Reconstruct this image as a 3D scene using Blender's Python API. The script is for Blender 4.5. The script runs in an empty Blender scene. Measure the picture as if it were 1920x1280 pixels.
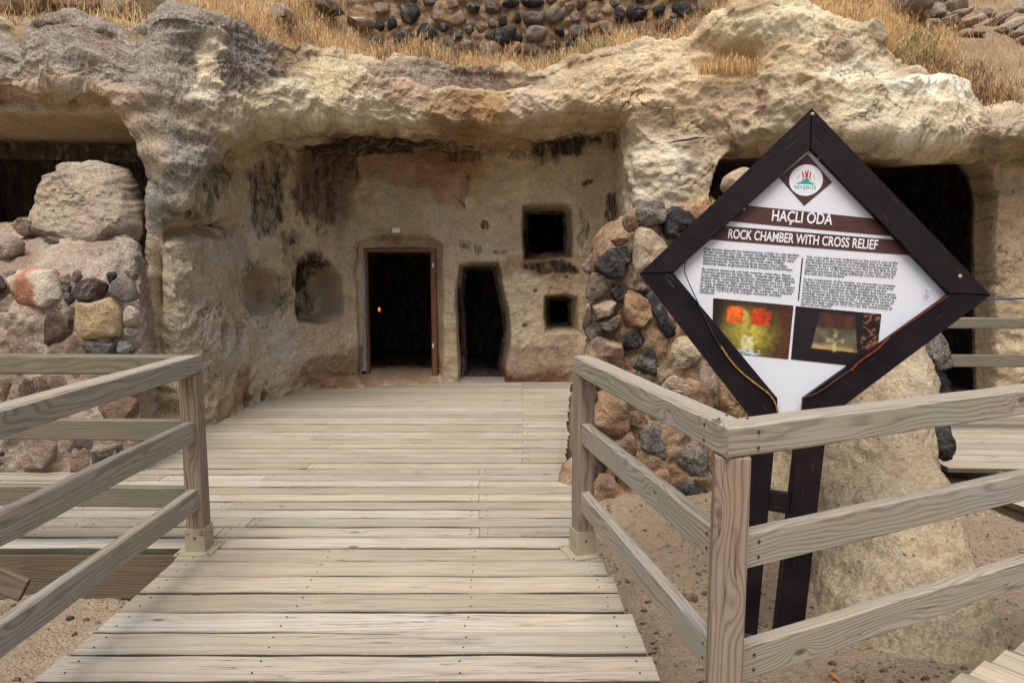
import bpy, math, random
import numpy as np
from mathutils import Vector, Matrix
rnd = random.Random(7)
rs = np.random.RandomState(11)
SC = bpy.context.scene
COL = SC.collection

# ------------------------------------------------------------------ camera, sky, sun, exposure
EYE = 1.55; FPX = 1250.0; TILT = math.atan(137 / FPX)
cam_d = bpy.data.cameras.new('camera'); cam = bpy.data.objects.new('camera', cam_d); COL.objects.link(cam)
cam.location = (0, 0, EYE); cam.rotation_euler = (math.pi / 2 - TILT, 0, 0)
cam_d.sensor_width = 36; cam_d.lens = 36 * FPX / 1920; cam_d.clip_end = 300; cam_d.clip_start = 0.05
SC.camera = cam
SUN_EL, SUN_AZ = 67, 195          # azimuth clockwise from +Y (north)
w = bpy.data.worlds.new('World'); SC.world = w; w.use_nodes = True
nt = w.node_tree; bg = nt.nodes['Background']
sky = nt.nodes.new('ShaderNodeTexSky'); sky.sky_type = 'NISHITA'; sky.sun_disc = False
sky.sun_elevation = math.radians(SUN_EL); sky.sun_rotation = math.radians(SUN_AZ)
sky.air_density = 1.0; sky.dust_density = 6.0; sky.ozone_density = 0.6
nt.links.new(sky.outputs[0], bg.inputs[0]); bg.inputs[1].default_value = 0.115
sl = bpy.data.lights.new('sun', 'SUN'); sun = bpy.data.objects.new('sun', sl); COL.objects.link(sun)
sl.energy = 2.4; sl.angle = math.radians(38); sl.color = (1, 0.965, 0.92)
_e, _a = math.radians(SUN_EL), math.radians(SUN_AZ)
sdir = Vector((math.sin(_a) * math.cos(_e), math.cos(_a) * math.cos(_e), math.sin(_e)))
sun.rotation_euler = sdir.to_track_quat('Z', 'Y').to_euler()
SC.view_settings.view_transform = 'Standard'; SC.view_settings.look = 'None'
SC.view_settings.gamma = 1; SC.view_settings.use_curve_mapping = False
SC.view_settings.exposure = 0.36

# ------------------------------------------------------------------ measuring helpers (photo pixel -> real point)
_c, _s = math.cos(TILT), math.sin(TILT)
def ray(x, y): return np.array([x - 960.0, FPX * _c + (640 - y) * _s, -FPX * _s + (640 - y) * _c])
def G(x, y, z=0.0):
    r = ray(x, y); return np.array([0, 0, EYE]) + r * ((z - EYE) / r[2])
def D(x, y, d):
    r = ray(x, y); return np.array([0, 0, EYE]) + r * (d / r[1])
def pj(P):
    X, Y, Z = P[..., 0], P[..., 1], P[..., 2] - EYE
    f = np.maximum(Y * _c - Z * _s, .1); u = Y * _s + Z * _c
    return 960 + FPX * X / f, 640 - FPX * u / f
def lin(r, g, b):
    def f(c):
        c /= 255.0; return c / 12.92 if c < .04045 else ((c + .055) / 1.055) ** 2.4
    return (f(r), f(g), f(b))

# ------------------------------------------------------------------ numpy noise
_perm = rs.permutation(256); _perm = np.concatenate([_perm, _perm])
_grad = rs.normal(size=(256, 3)); _grad /= np.linalg.norm(_grad, axis=1)[:, None]
def gn(P, f=1.0, seed=0):
    sh = P.shape[:-1]; p = P.reshape(-1, 3) * f + np.array([seed * 17.3 + 31.7, seed * 9.1 + 53.2, seed * 5.7 + 71.9])
    i = np.floor(p).astype(np.int64); q = p - i; u = q * q * q * (q * (q * 6 - 15) + 10); i &= 255
    out = 0
    for dx in (0, 1):
        wx = u[:, 0] if dx else 1 - u[:, 0]; hx = _perm[(i[:, 0] + dx) & 255]
        for dy in (0, 1):
            wy = u[:, 1] if dy else 1 - u[:, 1]; hy = _perm[hx + ((i[:, 1] + dy) & 255)]
            for dz in (0, 1):
                wz = u[:, 2] if dz else 1 - u[:, 2]
                g = _grad[_perm[hy + ((i[:, 2] + dz) & 255)]]
                out = out + wx * wy * wz * (g[:, 0] * (q[:, 0] - dx) + g[:, 1] * (q[:, 1] - dy) + g[:, 2] * (q[:, 2] - dz))
    return (out * 1.6).reshape(sh)
def fbm(P, f, o, seed=0):
    a = 1; t = 0
    for k in range(o):
        t = t + a * gn(P, f, seed + k); a *= .5; f *= 2.03
    return t
def sst(x): x = np.clip(x, 0, 1); return x * x * (3 - 2 * x)

# ------------------------------------------------------------------ mesh helpers
def setp(o, label=None, cat=None, group=None, kind=None):
    if label: o['label'] = label
    if cat: o['category'] = cat
    if group: o['group'] = group
    if kind: o['kind'] = kind
    return o
def empty(name, loc, **k):
    o = bpy.data.objects.new(name, None); COL.objects.link(o); o.location = Vector(loc); o.empty_display_size = .1
    o['_l'] = list(map(float, loc)); return setp(o, **k)
def attach(o, parent):
    if parent is None: return
    o.parent = parent
    p = parent; off = Vector((0, 0, 0))
    o.matrix_parent_inverse = WM[parent.name].inverted() if parent.name in WM else Matrix.Translation(-Vector(parent.location))
WM = {}
def mesh_obj(name, V, Fc, m, parent=None, col=None, mask=None, smooth=True, mat=None, **k):
    me = bpy.data.meshes.new(name)
    V = np.asarray(V, np.float32); 
    if isinstance(Fc, np.ndarray):
        nf, c = Fc.shape
        me.vertices.add(len(V)); me.vertices.foreach_set('co', V.ravel())
        me.loops.add(nf * c); me.loops.foreach_set('vertex_index', Fc.ravel().astype(np.int32))
        me.polygons.add(nf); me.polygons.foreach_set('loop_start', np.arange(0, nf * c, c, dtype=np.int32))
        me.polygons.foreach_set('loop_total', np.full(nf, c, np.int32))
        me.update(calc_edges=True)
    else:
        me.from_pydata(V.tolist(), [], Fc)
    if smooth: me.polygons.foreach_set('use_smooth', np.ones(len(me.polygons), bool))
    for nm, A in (('Col', col), ('Mask', mask)):
        if A is None: continue
        A = np.asarray(A, np.float32)
        if A.ndim == 1: A = np.tile(A, (len(V), 1))
        A4 = np.ones((len(V), 4), np.float32); A4[:, :3] = A
        at = me.attributes.new(nm, 'FLOAT_COLOR', 'POINT'); at.data.foreach_set('color', A4.ravel())
    me.materials.append(m)
    o = bpy.data.objects.new(name, me); COL.objects.link(o)
    if mat is not None: o.matrix_world = mat; WM[o.name] = mat
    if parent is not None:
        o.parent = parent
        inv = Matrix.Translation(-Vector(parent.location)) if parent.type == 'EMPTY' and parent.name not in WM else WM.get(parent.name, Matrix.Identity(4)).inverted()
        o.matrix_parent_inverse = inv if parent.parent is None else WM.get(parent.name, Matrix.Identity(4)).inverted()
        if mat is not None: o.matrix_basis = mat
    return setp(o, **k)
def quads(nr, nc, keep=None, wrap=False):
    idx = np.arange(nr * nc).reshape(nr, nc)
    if wrap: idx = np.concatenate([idx, idx[:, :1]], 1)
    a, b, c, d = idx[:-1, :-1], idx[:-1, 1:], idx[1:, 1:], idx[1:, :-1]
    q = np.stack([a, b, c, d], -1)
    return q[keep] if keep is not None else q.reshape(-1, 4)
def gnorm(P, wrap=False):
    if wrap: Pw = np.concatenate([P[:, -1:], P, P[:, :1]], 1); ds = (Pw[:, 2:] - Pw[:, :-2])
    else: ds = np.gradient(P, axis=1)
    dv = np.gradient(P, axis=0); n = np.cross(ds, dv)
    return n / np.maximum(np.linalg.norm(n, axis=-1, keepdims=True), 1e-9)

# ------------------------------------------------------------------ materials
def newmat(name, rough=.9, spec=.2):
    m = bpy.data.materials.new(name); m.use_nodes = True; n = m.node_tree; b = n.nodes['Principled BSDF']
    b.inputs['Roughness'].default_value = rough; b.inputs['Specular IOR Level'].default_value = spec
    return m, n, b
def N(n, t, **k):
    x = n.nodes.new(t)
    for a, v in k.items(): setattr(x, a, v)
    return x
def noise(n, vec, scale, detail=6, rough=.6, dist=0):
    x = N(n, 'ShaderNodeTexNoise'); x.inputs['Scale'].default_value = scale; x.inputs['Detail'].default_value = detail
    x.inputs['Roughness'].default_value = rough; x.inputs['Distortion'].default_value = dist
    n.links.new(vec, x.inputs['Vector']); return x.outputs[0]
def mapr(n, v, a, b, c, d):
    x = N(n, 'ShaderNodeMapRange'); n.links.new(v, x.inputs[0])
    for i, q in enumerate((a, b, c, d)): x.inputs[i + 1].default_value = q
    return x.outputs[0]
def math_(n, op, a, b=None, c=None):
    x = N(n, 'ShaderNodeMath', operation=op)
    for i, q in enumerate((a, b, c)):
        if q is None: continue
        if isinstance(q, (int, float)): x.inputs[i].default_value = q
        else: n.links.new(q, x.inputs[i])
    return x.outputs[0]
def mixc(n, f, a, b, mode='MIX'):
    x = N(n, 'ShaderNodeMix', data_type='RGBA', blend_type=mode)
    for i, q in ((0, f), (6, a), (7, b)):
        if isinstance(q, (int, float)): x.inputs[i].default_value = q
        elif isinstance(q, tuple): x.inputs[i].default_value = (*q, 1)
        else: n.links.new(q, x.inputs[i])
    return x.outputs[2]
def mapping(n, vec, scale=(1, 1, 1), loc=(0, 0, 0)):
    x = N(n, 'ShaderNodeMapping'); n.links.new(vec, x.inputs[0]); x.inputs['Scale'].default_value = scale; x.inputs['Location'].default_value = loc
    return x.outputs[0]
def bump(n, b, h, strength, dist, prev=None):
    x = N(n, 'ShaderNodeBump'); x.inputs['Strength'].default_value = strength; x.inputs['Distance'].default_value = dist
    n.links.new(h, x.inputs['Height'])
    if prev is not None: n.links.new(prev, x.inputs['Normal'])
    n.links.new(x.outputs[0], b.inputs['Normal']); return x.outputs[0]

def rock_mat(name, fine=1.0):
    m, n, b = newmat(name, .95, .12)
    tc = N(n, 'ShaderNodeNewGeometry').outputs['Position']
    ca = N(n, 'ShaderNodeAttribute', attribute_name='Col').outputs['Color']
    ma = N(n, 'ShaderNodeAttribute', attribute_name='Mask'); sp = N(n, 'ShaderNodeSeparateColor'); n.links.new(ma.outputs['Color'], sp.inputs[0])
    soot_shade, lich, rust = sp.outputs[0], sp.outputs[1], sp.outputs[2]
    n1 = noise(n, tc, 1.7 * fine, 9, .62, .4); n2 = noise(n, tc, 9 * fine, 9, .65); n3 = noise(n, tc, 48 * fine, 5, .7); n4 = noise(n, tc, 4.5, 8, .7, 1.2)
    c = mixc(n, mapr(n, n1, .3, .7, 0, 1), ca, mixc(n, 1.0, ca, (.84, .80, .75), 'MULTIPLY'))
    c = mixc(n, mapr(n, n4, .52, .70, 0, .55), c, (.52, .50, .40))
    c = mixc(n, mapr(n, n2, .32, .50, .42, 0), c, mixc(n, 1.0, c, (.54, .47, .39), 'MULTIPLY'))
    c = mixc(n, math_(n, 'MULTIPLY', rust, mapr(n, n2, .35, .6, 0, 1)), c, (.26, .12, .05))
    # lichen speckle
    sk = mapr(n, n3, .40, .56, 0, 1)
    lc = mixc(n, sk, (.085, .076, .066), (.36, .33, .28))
    lf = math_(n, 'MULTIPLY', lich, mapr(n, n2, .36, .55, .25, 1))
    c = mixc(n, lf, c, lc)
    # soot streaked down, plus the shade painted into the openings
    sv = mapping(n, tc, (1, 1, .35)); ns = noise(n, sv, 9, 9, .72, .6)
    sf = mapr(n, math_(n, 'ADD', math_(n, 'MULTIPLY', soot_shade, 1.0), math_(n, 'MULTIPLY', math_(n, 'SUBTRACT', ns, .5), 2.4)), .30, .85, 0, .92)
    c = mixc(n, math_(n, 'MULTIPLY', sf, mapr(n, soot_shade, .05, .3, 0, 1)), c, (.022, .019, .018))
    c = mixc(n, 1.0, c, mapr(n, n3, .32, .68, .70, 1.22), 'MULTIPLY'); c = mixc(n, 1.0, c, mapr(n, noise(n, tc, 130 * fine, 3, .6), .3, .7, .80, 1.15), 'MULTIPLY')
    # dark pits
    v = N(n, 'ShaderNodeTexVoronoi'); v.inputs['Scale'].default_value = 22 * fine; n.links.new(tc, v.inputs['Vector'])
    pit = math_(n, 'MULTIPLY', mapr(n, v.outputs['Distance'], .10, .22, 1, 0), mapr(n, n2, .5, .62, 0, 1))
    c = mixc(n, math_(n, 'MULTIPLY', pit, .6), c, (.08, .06, .045))
    n.links.new(c, b.inputs['Base Color'])
    n5 = noise(n, tc, 120 * fine, 4, .7); n6 = N(n, 'ShaderNodeTexVoronoi'); n6.inputs['Scale'].default_value = 16 * fine; n.links.new(tc, n6.inputs['Vector'])
    h = math_(n, 'ADD', math_(n, 'MULTIPLY', n2, .75), math_(n, 'MULTIPLY', n3, .34)); h = math_(n, 'ADD', h, math_(n, 'MULTIPLY', n5, .10)); h = math_(n, 'ADD', h, math_(n, 'MULTIPLY', n6.outputs['Distance'], .12))
    h = math_(n, 'SUBTRACT', h, math_(n, 'MULTIPLY', pit, .35))
    bump(n, b, h, .95, .07 / fine)
    return m
ROCK = rock_mat('tuff_rock'); STONE = rock_mat('rubble_stone', 1.6)

def wood_mat(name, base, dark, green=.3, ringf=55, warm=.35, grain=.8, edge=False):
    m, n, b = newmat(name, .78, .22)
    oc = N(n, 'ShaderNodeTexCoord').outputs['Object']; oi = N(n, 'ShaderNodeObjectInfo').outputs['Random']
    off = N(n, 'ShaderNodeCombineXYZ'); n.links.new(math_(n, 'MULTIPLY', oi, 37.0), off.inputs[0])
    n.links.new(math_(n, 'MULTIPLY', oi, 11.0), off.inputs[2])
    va = N(n, 'ShaderNodeVectorMath', operation='ADD'); n.links.new(oc, va.inputs[0]); n.links.new(off.outputs[0], va.inputs[1]); P = va.outputs[0]
    # pith distance rings, warped along the length -> cathedral grain and knots
    sx = N(n, 'ShaderNodeSeparateXYZ'); n.links.new(oc, sx.inputs[0])
    wv = noise(n, mapping(n, P, (.9, 5, 5)), 1.6, 2, .5, 0)
    kn = N(n, 'ShaderNodeTexVoronoi'); kn.inputs['Scale'].default_value = 2.1; n.links.new(mapping(n, P, (1, 2.6, 2.6)), kn.inputs['Vector'])
    knot = mapr(n, kn.outputs['Distance'], 0, .34, 1, 0); knot = math_(n, 'POWER', knot, 2.2)
    yy = math_(n, 'ADD', sx.outputs[1], math_(n, 'MULTIPLY', math_(n, 'SUBTRACT', oi, .5), .09)); zz = math_(n, 'SUBTRACT', sx.outputs[2], .05)
    r = math_(n, 'SQRT', math_(n, 'ADD', math_(n, 'MULTIPLY', yy, yy), math_(n, 'MULTIPLY', zz, zz)))
    r = math_(n, 'ADD', r, math_(n, 'MULTIPLY', wv, .10)); r = math_(n, 'ADD', r, math_(n, 'MULTIPLY', knot, .06))
    fine = noise(n, mapping(n, P, (3, 120, 120)), 1, 4, .6)
    rr = math_(n, 'ADD', math_(n, 'MULTIPLY', r, ringf * 6.283), math_(n, 'MULTIPLY', fine, 1.4))
    ring = math_(n, 'POWER', mapr(n, math_(n, 'SINE', rr), -1, 1, 0, 1), 2.6)
    big = noise(n, mapping(n, P, (.8, 3, 3)), 2.3, 5, .6); med = noise(n, mapping(n, P, (2, 18, 18)), 2, 6, .65)
    c = mixc(n, mapr(n, big, .35, .65, 0, 1), base, tuple(x * y for x, y in zip(base, (1.06, .93, .80))))
    c = mixc(n, mapr(n, oi, 0, 1, .0, warm), c, tuple(x * y for x, y in zip(base, (1.0, .86, .68))))
    gm = noise(n, mapping(n, P, (1.2, 4, 4), (5, 0, 0)), 1.3, 4, .6)
    c = mixc(n, mapr(n, gm, .48, .68, 0, green), c, tuple(x * y for x, y in zip(base, (.80, .83, .64))))
    c = mixc(n, math_(n, 'MULTIPLY', ring, grain), c, dark)
    c = mixc(n, mapr(n, med, .30, .46, .45 * grain, 0), c, dark)
    c = mixc(n, mapr(n, fine, .25, .42, .35 * grain + .05, 0), c, tuple(x * .45 for x in dark))
    kc = mapr(n, kn.outputs['Distance'], .045, .075, .85, 0); c = mixc(n, kc, c, (.13, .065, .03))
    # long drying cracks
    cr = noise(n, mapping(n, P, (.9, 30, 30)), 1.0, 3, .5, .2); crm = math_(n, 'MULTIPLY', mapr(n, math_(n, 'ABSOLUTE', math_(n, 'SUBTRACT', cr, .5)), .0, .012, 1, 0), mapr(n, gm, .38, .55, 1, 0))
    c = mixc(n, math_(n, 'MULTIPLY', crm, .8), c, (.03, .025, .02))
    if edge:   # sides of the boards turned a greenish near-black; each board has its own tone
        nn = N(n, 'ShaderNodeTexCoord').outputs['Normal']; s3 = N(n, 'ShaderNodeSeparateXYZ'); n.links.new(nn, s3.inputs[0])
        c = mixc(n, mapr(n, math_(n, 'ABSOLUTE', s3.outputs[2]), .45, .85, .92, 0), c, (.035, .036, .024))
        wn_ = N(n, 'ShaderNodeTexWhiteNoise', noise_dimensions='1D'); n.links.new(math_(n, 'MULTIPLY', oi, 91.7), wn_.inputs['W'])
        c = mixc(n, 1.0, c, mapr(n, wn_.outputs['Value'], 0, 1, .80, 1.14), 'MULTIPLY')
        gp2 = N(n, 'ShaderNodeNewGeometry').outputs['Position']; dn = noise(n, gp2, 1.1, 7, .65); c = mixc(n, mapr(n, dn, .48, .70, 0, .38), c, (.22, .18, .13))
        dn2 = noise(n, gp2, 26, 5, .7); c = mixc(n, mapr(n, dn2, .60, .74, 0, .35), c, (.55, .50, .42))
    n.links.new(c, b.inputs['Base Color'])
    h = math_(n, 'SUBTRACT', math_(n, 'MULTIPLY', fine, .5), math_(n, 'ADD', math_(n, 'MULTIPLY', ring, .3), math_(n, 'MULTIPLY', crm, 1.5)))
    bump(n, b, h, .5, .003)
    return m
DECKW = wood_mat('deck_wood', (.385, .375, .335), (.215, .195, .16), green=.55, ringf=30, grain=.42, warm=.85, edge=True)
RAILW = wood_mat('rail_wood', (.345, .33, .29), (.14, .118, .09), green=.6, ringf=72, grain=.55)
SHADEW = wood_mat('shaded_green_rail_wood', (.19, .18, .145), (.085, .078, .055), green=.8, ringf=72, grain=.5)  # darker, greener copy of the rail wood, with shade put into its colour
POSTW = wood_mat('post_wood', (.28, .23, .185), (.11, .085, .06), green=.3, ringf=60, grain=.6)
DARKW = wood_mat('dark_wood', (.145, .12, .09), (.06, .048, .036), green=.3, ringf=50, grain=.5)  # dark brown timber for fascias, joists and brace
DOORW = wood_mat('door_frame_wood', (.19, .095, .055), (.09, .04, .025), green=0, ringf=50, grain=.5)

def simple(name, c, rough=.7, spec=.3, var=.25, sc=20, metal=0, bumpd=.002, emis=None):
    m, n, b = newmat(name, rough, spec); b.inputs['Metallic'].default_value = metal
    tc = N(n, 'ShaderNodeTexCoord').outputs['Object']; q = noise(n, tc, sc, 6, .6)
    n.links.new(mixc(n, mapr(n, q, .3, .7, 0, 1), c, tuple(x * (1 - var) for x in c)), b.inputs['Base Color'])
    if bumpd: bump(n, b, q, .4, bumpd)
    if emis: b.inputs['Emission Color'].default_value = (*c, 1); b.inputs['Emission Strength'].default_value = emis
    return m
def sign_wood():
    m, n, b = newmat('sign_frame_stain', .55, .12)
    oc = N(n, 'ShaderNodeTexCoord').outputs['Object']; fine = noise(n, mapping(n, oc, (3, 90, 90)), 1, 5, .65)
    big = noise(n, oc, 5, 6, .6); scr = noise(n, mapping(n, oc, (4, 60, 60), (3, 1, 2)), 1.2, 6, .7)
    c = mixc(n, mapr(n, big, .35, .65, 0, 1), (.006, .005, .007), (.015, .009, .010))
    c = mixc(n, mapr(n, scr, .63, .72, 0, .8), c, (.22, .125, .07))
    n.links.new(c, b.inputs['Base Color']); n.links.new(mapr(n, big, .3, .7, .42, .65), b.inputs['Roughness'])
    bump(n, b, fine, .35, .002); return m
SIGNW = sign_wood()
PANEL = simple('sign_panel_white', (.62, .64, .69), .35, .4, .03, 3, bumpd=0)
BROWN = simple('print_brown', (.075, .028, .022), .4, .3, .15, 9, bumpd=0)
WHITEP = simple('print_white', (.68, .69, .72), .4, .3, 0.02, 3, bumpd=0)
BLACKP = simple('print_black', (.016, .014, .016), .4, .3, 0, 3, bumpd=0)
TEAL = simple('print_teal', (.01, .30, .25), .4, .3, 0, 3, bumpd=0)
REDP = simple('print_red', (.50, .015, .02), .4, .3, 0, 3, bumpd=0)
GREYP = simple('print_grey', (.45, .47, .47), .4, .3, 0, 3, bumpd=0)
YLED = simple('led_strip_yellow', (.34, .20, .04), .6, .2, .8, 45)
RLED = simple('led_strip_red', (.36, .07, .03), .6, .2, .7, 90)
CABLE = simple('black_cable', (.02, .02, .02), .5, .3)
BLUEC = simple('blue_hose', (.03, .06, .16), .5, .3)
NAIL = simple('rusty_nail', (.05, .035, .028), .7, .3, .4, 200)
PLASTIC = simple('white_plaque', (.78, .80, .84), .5, .3, .05)
GREYPL = simple('plaster_grey', (.36, .37, .37), .9, .1, .3, 8)
def metal_mat():
    m, n, b = newmat('rusty_painted_metal', .5, .4)
    oc = N(n, 'ShaderNodeNewGeometry').outputs['Position']; q = noise(n, oc, 14, 8, .7); p = noise(n, oc, 60, 5, .6)
    c = mixc(n, mapr(n, q, .3, .7, 0, 1), (.30, .27, .18), (.40, .35, .23)); c = mixc(n, mapr(n, q, .56, .66, 0, .9), c, (.24, .09, .03))
    n.links.new(c, b.inputs['Base Color']); bump(n, b, p, .3, .002); return m
METAL = metal_mat()
def sand_mat():
    m, n, b = newmat('sandy_ground', .97, .1)
    tc = N(n, 'ShaderNodeNewGeometry').outputs['Position']
    a = noise(n, tc, 1.3, 8, .6); q = noise(n, tc, 22, 8, .7); f = noise(n, tc, 130, 4, .7)
    c = mixc(n, mapr(n, a, .35, .65, 0, 1), (.54, .425, .295), (.44, .34, .235)); c = mixc(n, mapr(n, q, .3, .5, .6, 0), c, (.17, .12, .085))
    c = mixc(n, mapr(n, f, .58, .7, 0, .5), c, (.55, .48, .38)); c = mixc(n, mapr(n, f, .3, .4, .5, 0), c, (.12, .09, .07))
    v = N(n, 'ShaderNodeTexVoronoi'); v.inputs['Scale'].default_value = 55; n.links.new(tc, v.inputs['Vector'])
    n.links.new(c, b.inputs['Base Color'])
    h = math_(n, 'ADD', math_(n, 'MULTIPLY', q, .7), math_(n, 'SUBTRACT', math_(n, 'MULTIPLY', f, .4), math_(n, 'MULTIPLY', v.outputs['Distance'], .35)))
    bump(n, b, h, 1.0, .06); return m
SAND = sand_mat()
def soil_mat():
    m, n, b = newmat('dry_soil', .97, .1)
    tc = N(n, 'ShaderNodeNewGeometry').outputs['Position']; a = noise(n, tc, 3, 8, .6); f = noise(n, tc, 30, 6, .7)
    c = mixc(n, mapr(n, a, .35, .65, 0, 1), (.36, .27, .16), (.25, .18, .11)); c = mixc(n, mapr(n, f, .35, .5, .6, 0), c, (.09, .06, .04))
    n.links.new(c, b.inputs['Base Color']); bump(n, b, f, .8, .04); return m
SOIL = soil_mat()
def grass_mat():
    m, n, b = newmat('dry_grass', .85, .1)
    ca = N(n, 'ShaderNodeAttribute', attribute_name='Col').outputs['Color']; n.links.new(ca, b.inputs['Base Color'])
    t = N(n, 'ShaderNodeBsdfTranslucent'); n.links.new(ca, t.inputs[0]); mx = N(n, 'ShaderNodeMixShader'); mx.inputs[0].default_value = .3
    n.links.new(b.outputs[0], mx.inputs[1]); n.links.new(t.outputs[0], mx.inputs[2]); n.links.new(mx.outputs[0], n.nodes['Material Output'].inputs[0]); return m
GRASS = grass_mat()
def print_mat():
    m, n, b = newmat('printed_photo', .35, .4)
    n.links.new(N(n, 'ShaderNodeAttribute', attribute_name='Col').outputs['Color'], b.inputs['Base Color']); return m
PRINT = print_mat()

# ------------------------------------------------------------------ polygon distance (metres-free, any 2D)
def sdf(poly, U, V):
    poly = np.asarray(poly, float); d = np.full(U.shape, 1e9); ins = np.zeros(U.shape, bool)
    for i in range(len(poly)):
        ax, ay = poly[i]; bx, by = poly[(i + 1) % len(poly)]
        ex, ey = bx - ax, by - ay; t = np.clip(((U - ax) * ex + (V - ay) * ey) / (ex * ex + ey * ey + 1e-9), 0, 1)
        d = np.minimum(d, (U - ax - t * ex) ** 2 + (V - ay - t * ey) ** 2)
        cnd = (ay > V) != (by > V)
        xi = ax + (V - ay) * (bx - ax) / (by - ay if by != ay else 1e-9)
        ins ^= cnd & (U < xi)
    d = np.sqrt(d); return np.where(ins, -d, d)

# ================================================================== THE CLIFF
LO = np.array([(-10, 8.7), (-7.5, 7.5), (-5.0, 6.6), (-4.17, 6.5), (-3.36, 6.08), (-3.10, 6.12), (-3.02, 6.8), (-2.97, 7.6), (-2.6, 8.35), (-2.05, 8.9), (-1.2, 9.05), (0, 9.1), (.8, 9.1), (1.28, 9.08), (1.37, 8.95), (1.42, 8.3), (1.52, 7.98), (2.42, 7.88), (2.62, 8.5), (4.0, 8.6), (5.6, 8.6), (8, 8.6), (11, 9.3)])
UP = np.array([(-10, 8.4), (-7.5, 7.2), (-4.7, 6.3), (-3.9, 6.1), (-3.30, 6.0), (-3.0, 6.05), (-2.77, 6.25), (-2.53, 6.7), (-2.15, 7.2), (-1.6, 7.6), (-.9, 7.8), (0, 7.95), (.75, 8.0), (1.15, 8.0), (1.28, 8.0), (1.42, 7.98), (1.56, 7.93), (2.42, 7.80), (2.78, 7.6), (3.9, 7.4), (5.0, 7.6), (7.5, 8.2), (11, 9.0)])
ZB = np.array([3.1, 3.1, 3.13, 3.12, 2.85, 2.05, 2.58, 2.94, 3.04, 3.08, 3.12, 3.17, 3.30, 3.34, 3.34, 3.28, 3.0, 3.02, 3.02, 2.92, 2.92, 3.0, 3.0])
TOPPX = np.array([(-900, -20), (-300, 10), (0, 25), (130, 28), (200, 42), (260, 38), (310, 26), (400, 28), (450, 38), (500, 70), (560, 76), (640, 92), (690, 112), (740, 92), (800, 104), (870, 117), (960, 122), (1020, 128), (1080, 100), (1180, 80), (1230, 72), (1300, 66), (1325, 45), (1360, 16), (1400, 2), (1500, 4), (1540, 25), (1620, 50), (1660, 70), (1700, 115), (1760, 135), (1800, 150), (1830, 180), (1852, 205), (1890, 200), (1930, 195), (2100, 150), (2600, 120)], float)
seg = np.maximum(np.linalg.norm(np.diff(LO, axis=0), axis=1), np.linalg.norm(np.diff(UP, axis=0), axis=1))
T = np.concatenate([[0], np.cumsum(seg)])
def catmull(T, A, t):
    A = np.asarray(A, float); A = A[:, None] if A.ndim == 1 else A
    m = np.gradient(A, axis=0) / np.gradient(T)[:, None]
    i = np.clip(np.searchsorted(T, t) - 1, 0, len(T) - 2); h = T[i + 1] - T[i]; u = ((t - T[i]) / h)[:, None]; h = h[:, None]
    return (2 * u**3 - 3 * u**2 + 1) * A[i] + (u**3 - 2 * u**2 + u) * h * m[i] + (-2 * u**3 + 3 * u**2) * A[i + 1] + (u**3 - u**2) * h * m[i + 1]
DS = .0145
t = np.concatenate([np.arange(0, T[2] - .8, .12), np.arange(T[2] - .8, T[21] - 1.4, DS), np.arange(T[21] - 1.4, T[-1], .12), [T[-1]]])
Cl = catmull(T, LO, t); Cu = catmull(T, UP, t); zb = catmull(T, ZB, t)[:, 0]
tt3 = np.stack([t, t * 0, t * 0], -1); zb = zb + .05 * fbm(tt3, 1.3, 3, 40)
pxt = 960 + FPX * Cu[:, 0] / (Cu[:, 1] * 1.02)
def ztop_from_px(px, Y):
    yy = np.interp(px, TOPPX[:, 0], TOPPX[:, 1]); dz = -FPX * _s + (640 - yy) * _c; Yc = FPX * _c + (640 - yy) * _s
    return EYE + dz / Yc * Y
pxt = 960 + Cu[:, 0] / (Cu[:, 1] + .25) * 1299
ztop = ztop_from_px(pxt, Cu[:, 1] + .25)
ns = len(t)
nA, nB, nC, nD = 250, 44, 96, 30
rows = []
ZBOT = -.6
for k in range(nA):
    z = ZBOT + (zb - ZBOT) * k / nA; rows.append(np.stack([Cl[:, 0], Cl[:, 1], z], -1))
for k in range(nB):
    ph = k / nB * math.pi / 2; b_ = math.sin(ph); z = zb + .11 * (1 - math.cos(ph)) - .01 * math.sin(2 * ph)
    rows.append(np.stack([*(Cl + (Cu - Cl) * b_).T, z], -1))
for k in range(nC):
    q = k / nC; z = zb + .11 + (ztop - .12 - zb - .11) * q
    rows.append(np.stack([Cu[:, 0], Cu[:, 1] + .25 * q**2.2 - .03 * math.sin(math.pi * min(1, q * 1.1)), z], -1))
for k in range(nD):
    q = k / (nD - 1); z = ztop - .12 + .12 * math.sin(min(1, q * 2) * math.pi / 2) - .35 * max(0, q - .5) * 2
    rows.append(np.stack([Cu[:, 0], Cu[:, 1] + .25 + .12 * (1 - math.cos(min(1, q * 2) * math.pi / 2)) + 1.0 * max(0, q - .5) * 2, z], -1))
P = np.array(rows); nr = P.shape[0]
Nn = gnorm(P)
NA = Nn.copy()
for _ in range(6):   # soften normals across the plan corners
    NA[:, 1:-1] = (NA[:, :-2] + 2 * NA[:, 1:-1] + NA[:, 2:]) / 4
NA /= np.linalg.norm(NA, axis=-1, keepdims=True)
U, V = pj(P)
ri = np.arange(nr)[:, None] * np.ones((1, ns)); low = ri < nA
hi = ri >= nA + nB * .6
Yd = P[..., 1]
disp = np.zeros(P.shape[:2]); inset = np.zeros(P.shape[:2]); hole = np.zeros(P.shape[:2], bool); open_shade = np.zeros(P.shape[:2])
wob = 7 * fbm(P, 1.8, 3, 90)
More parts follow.
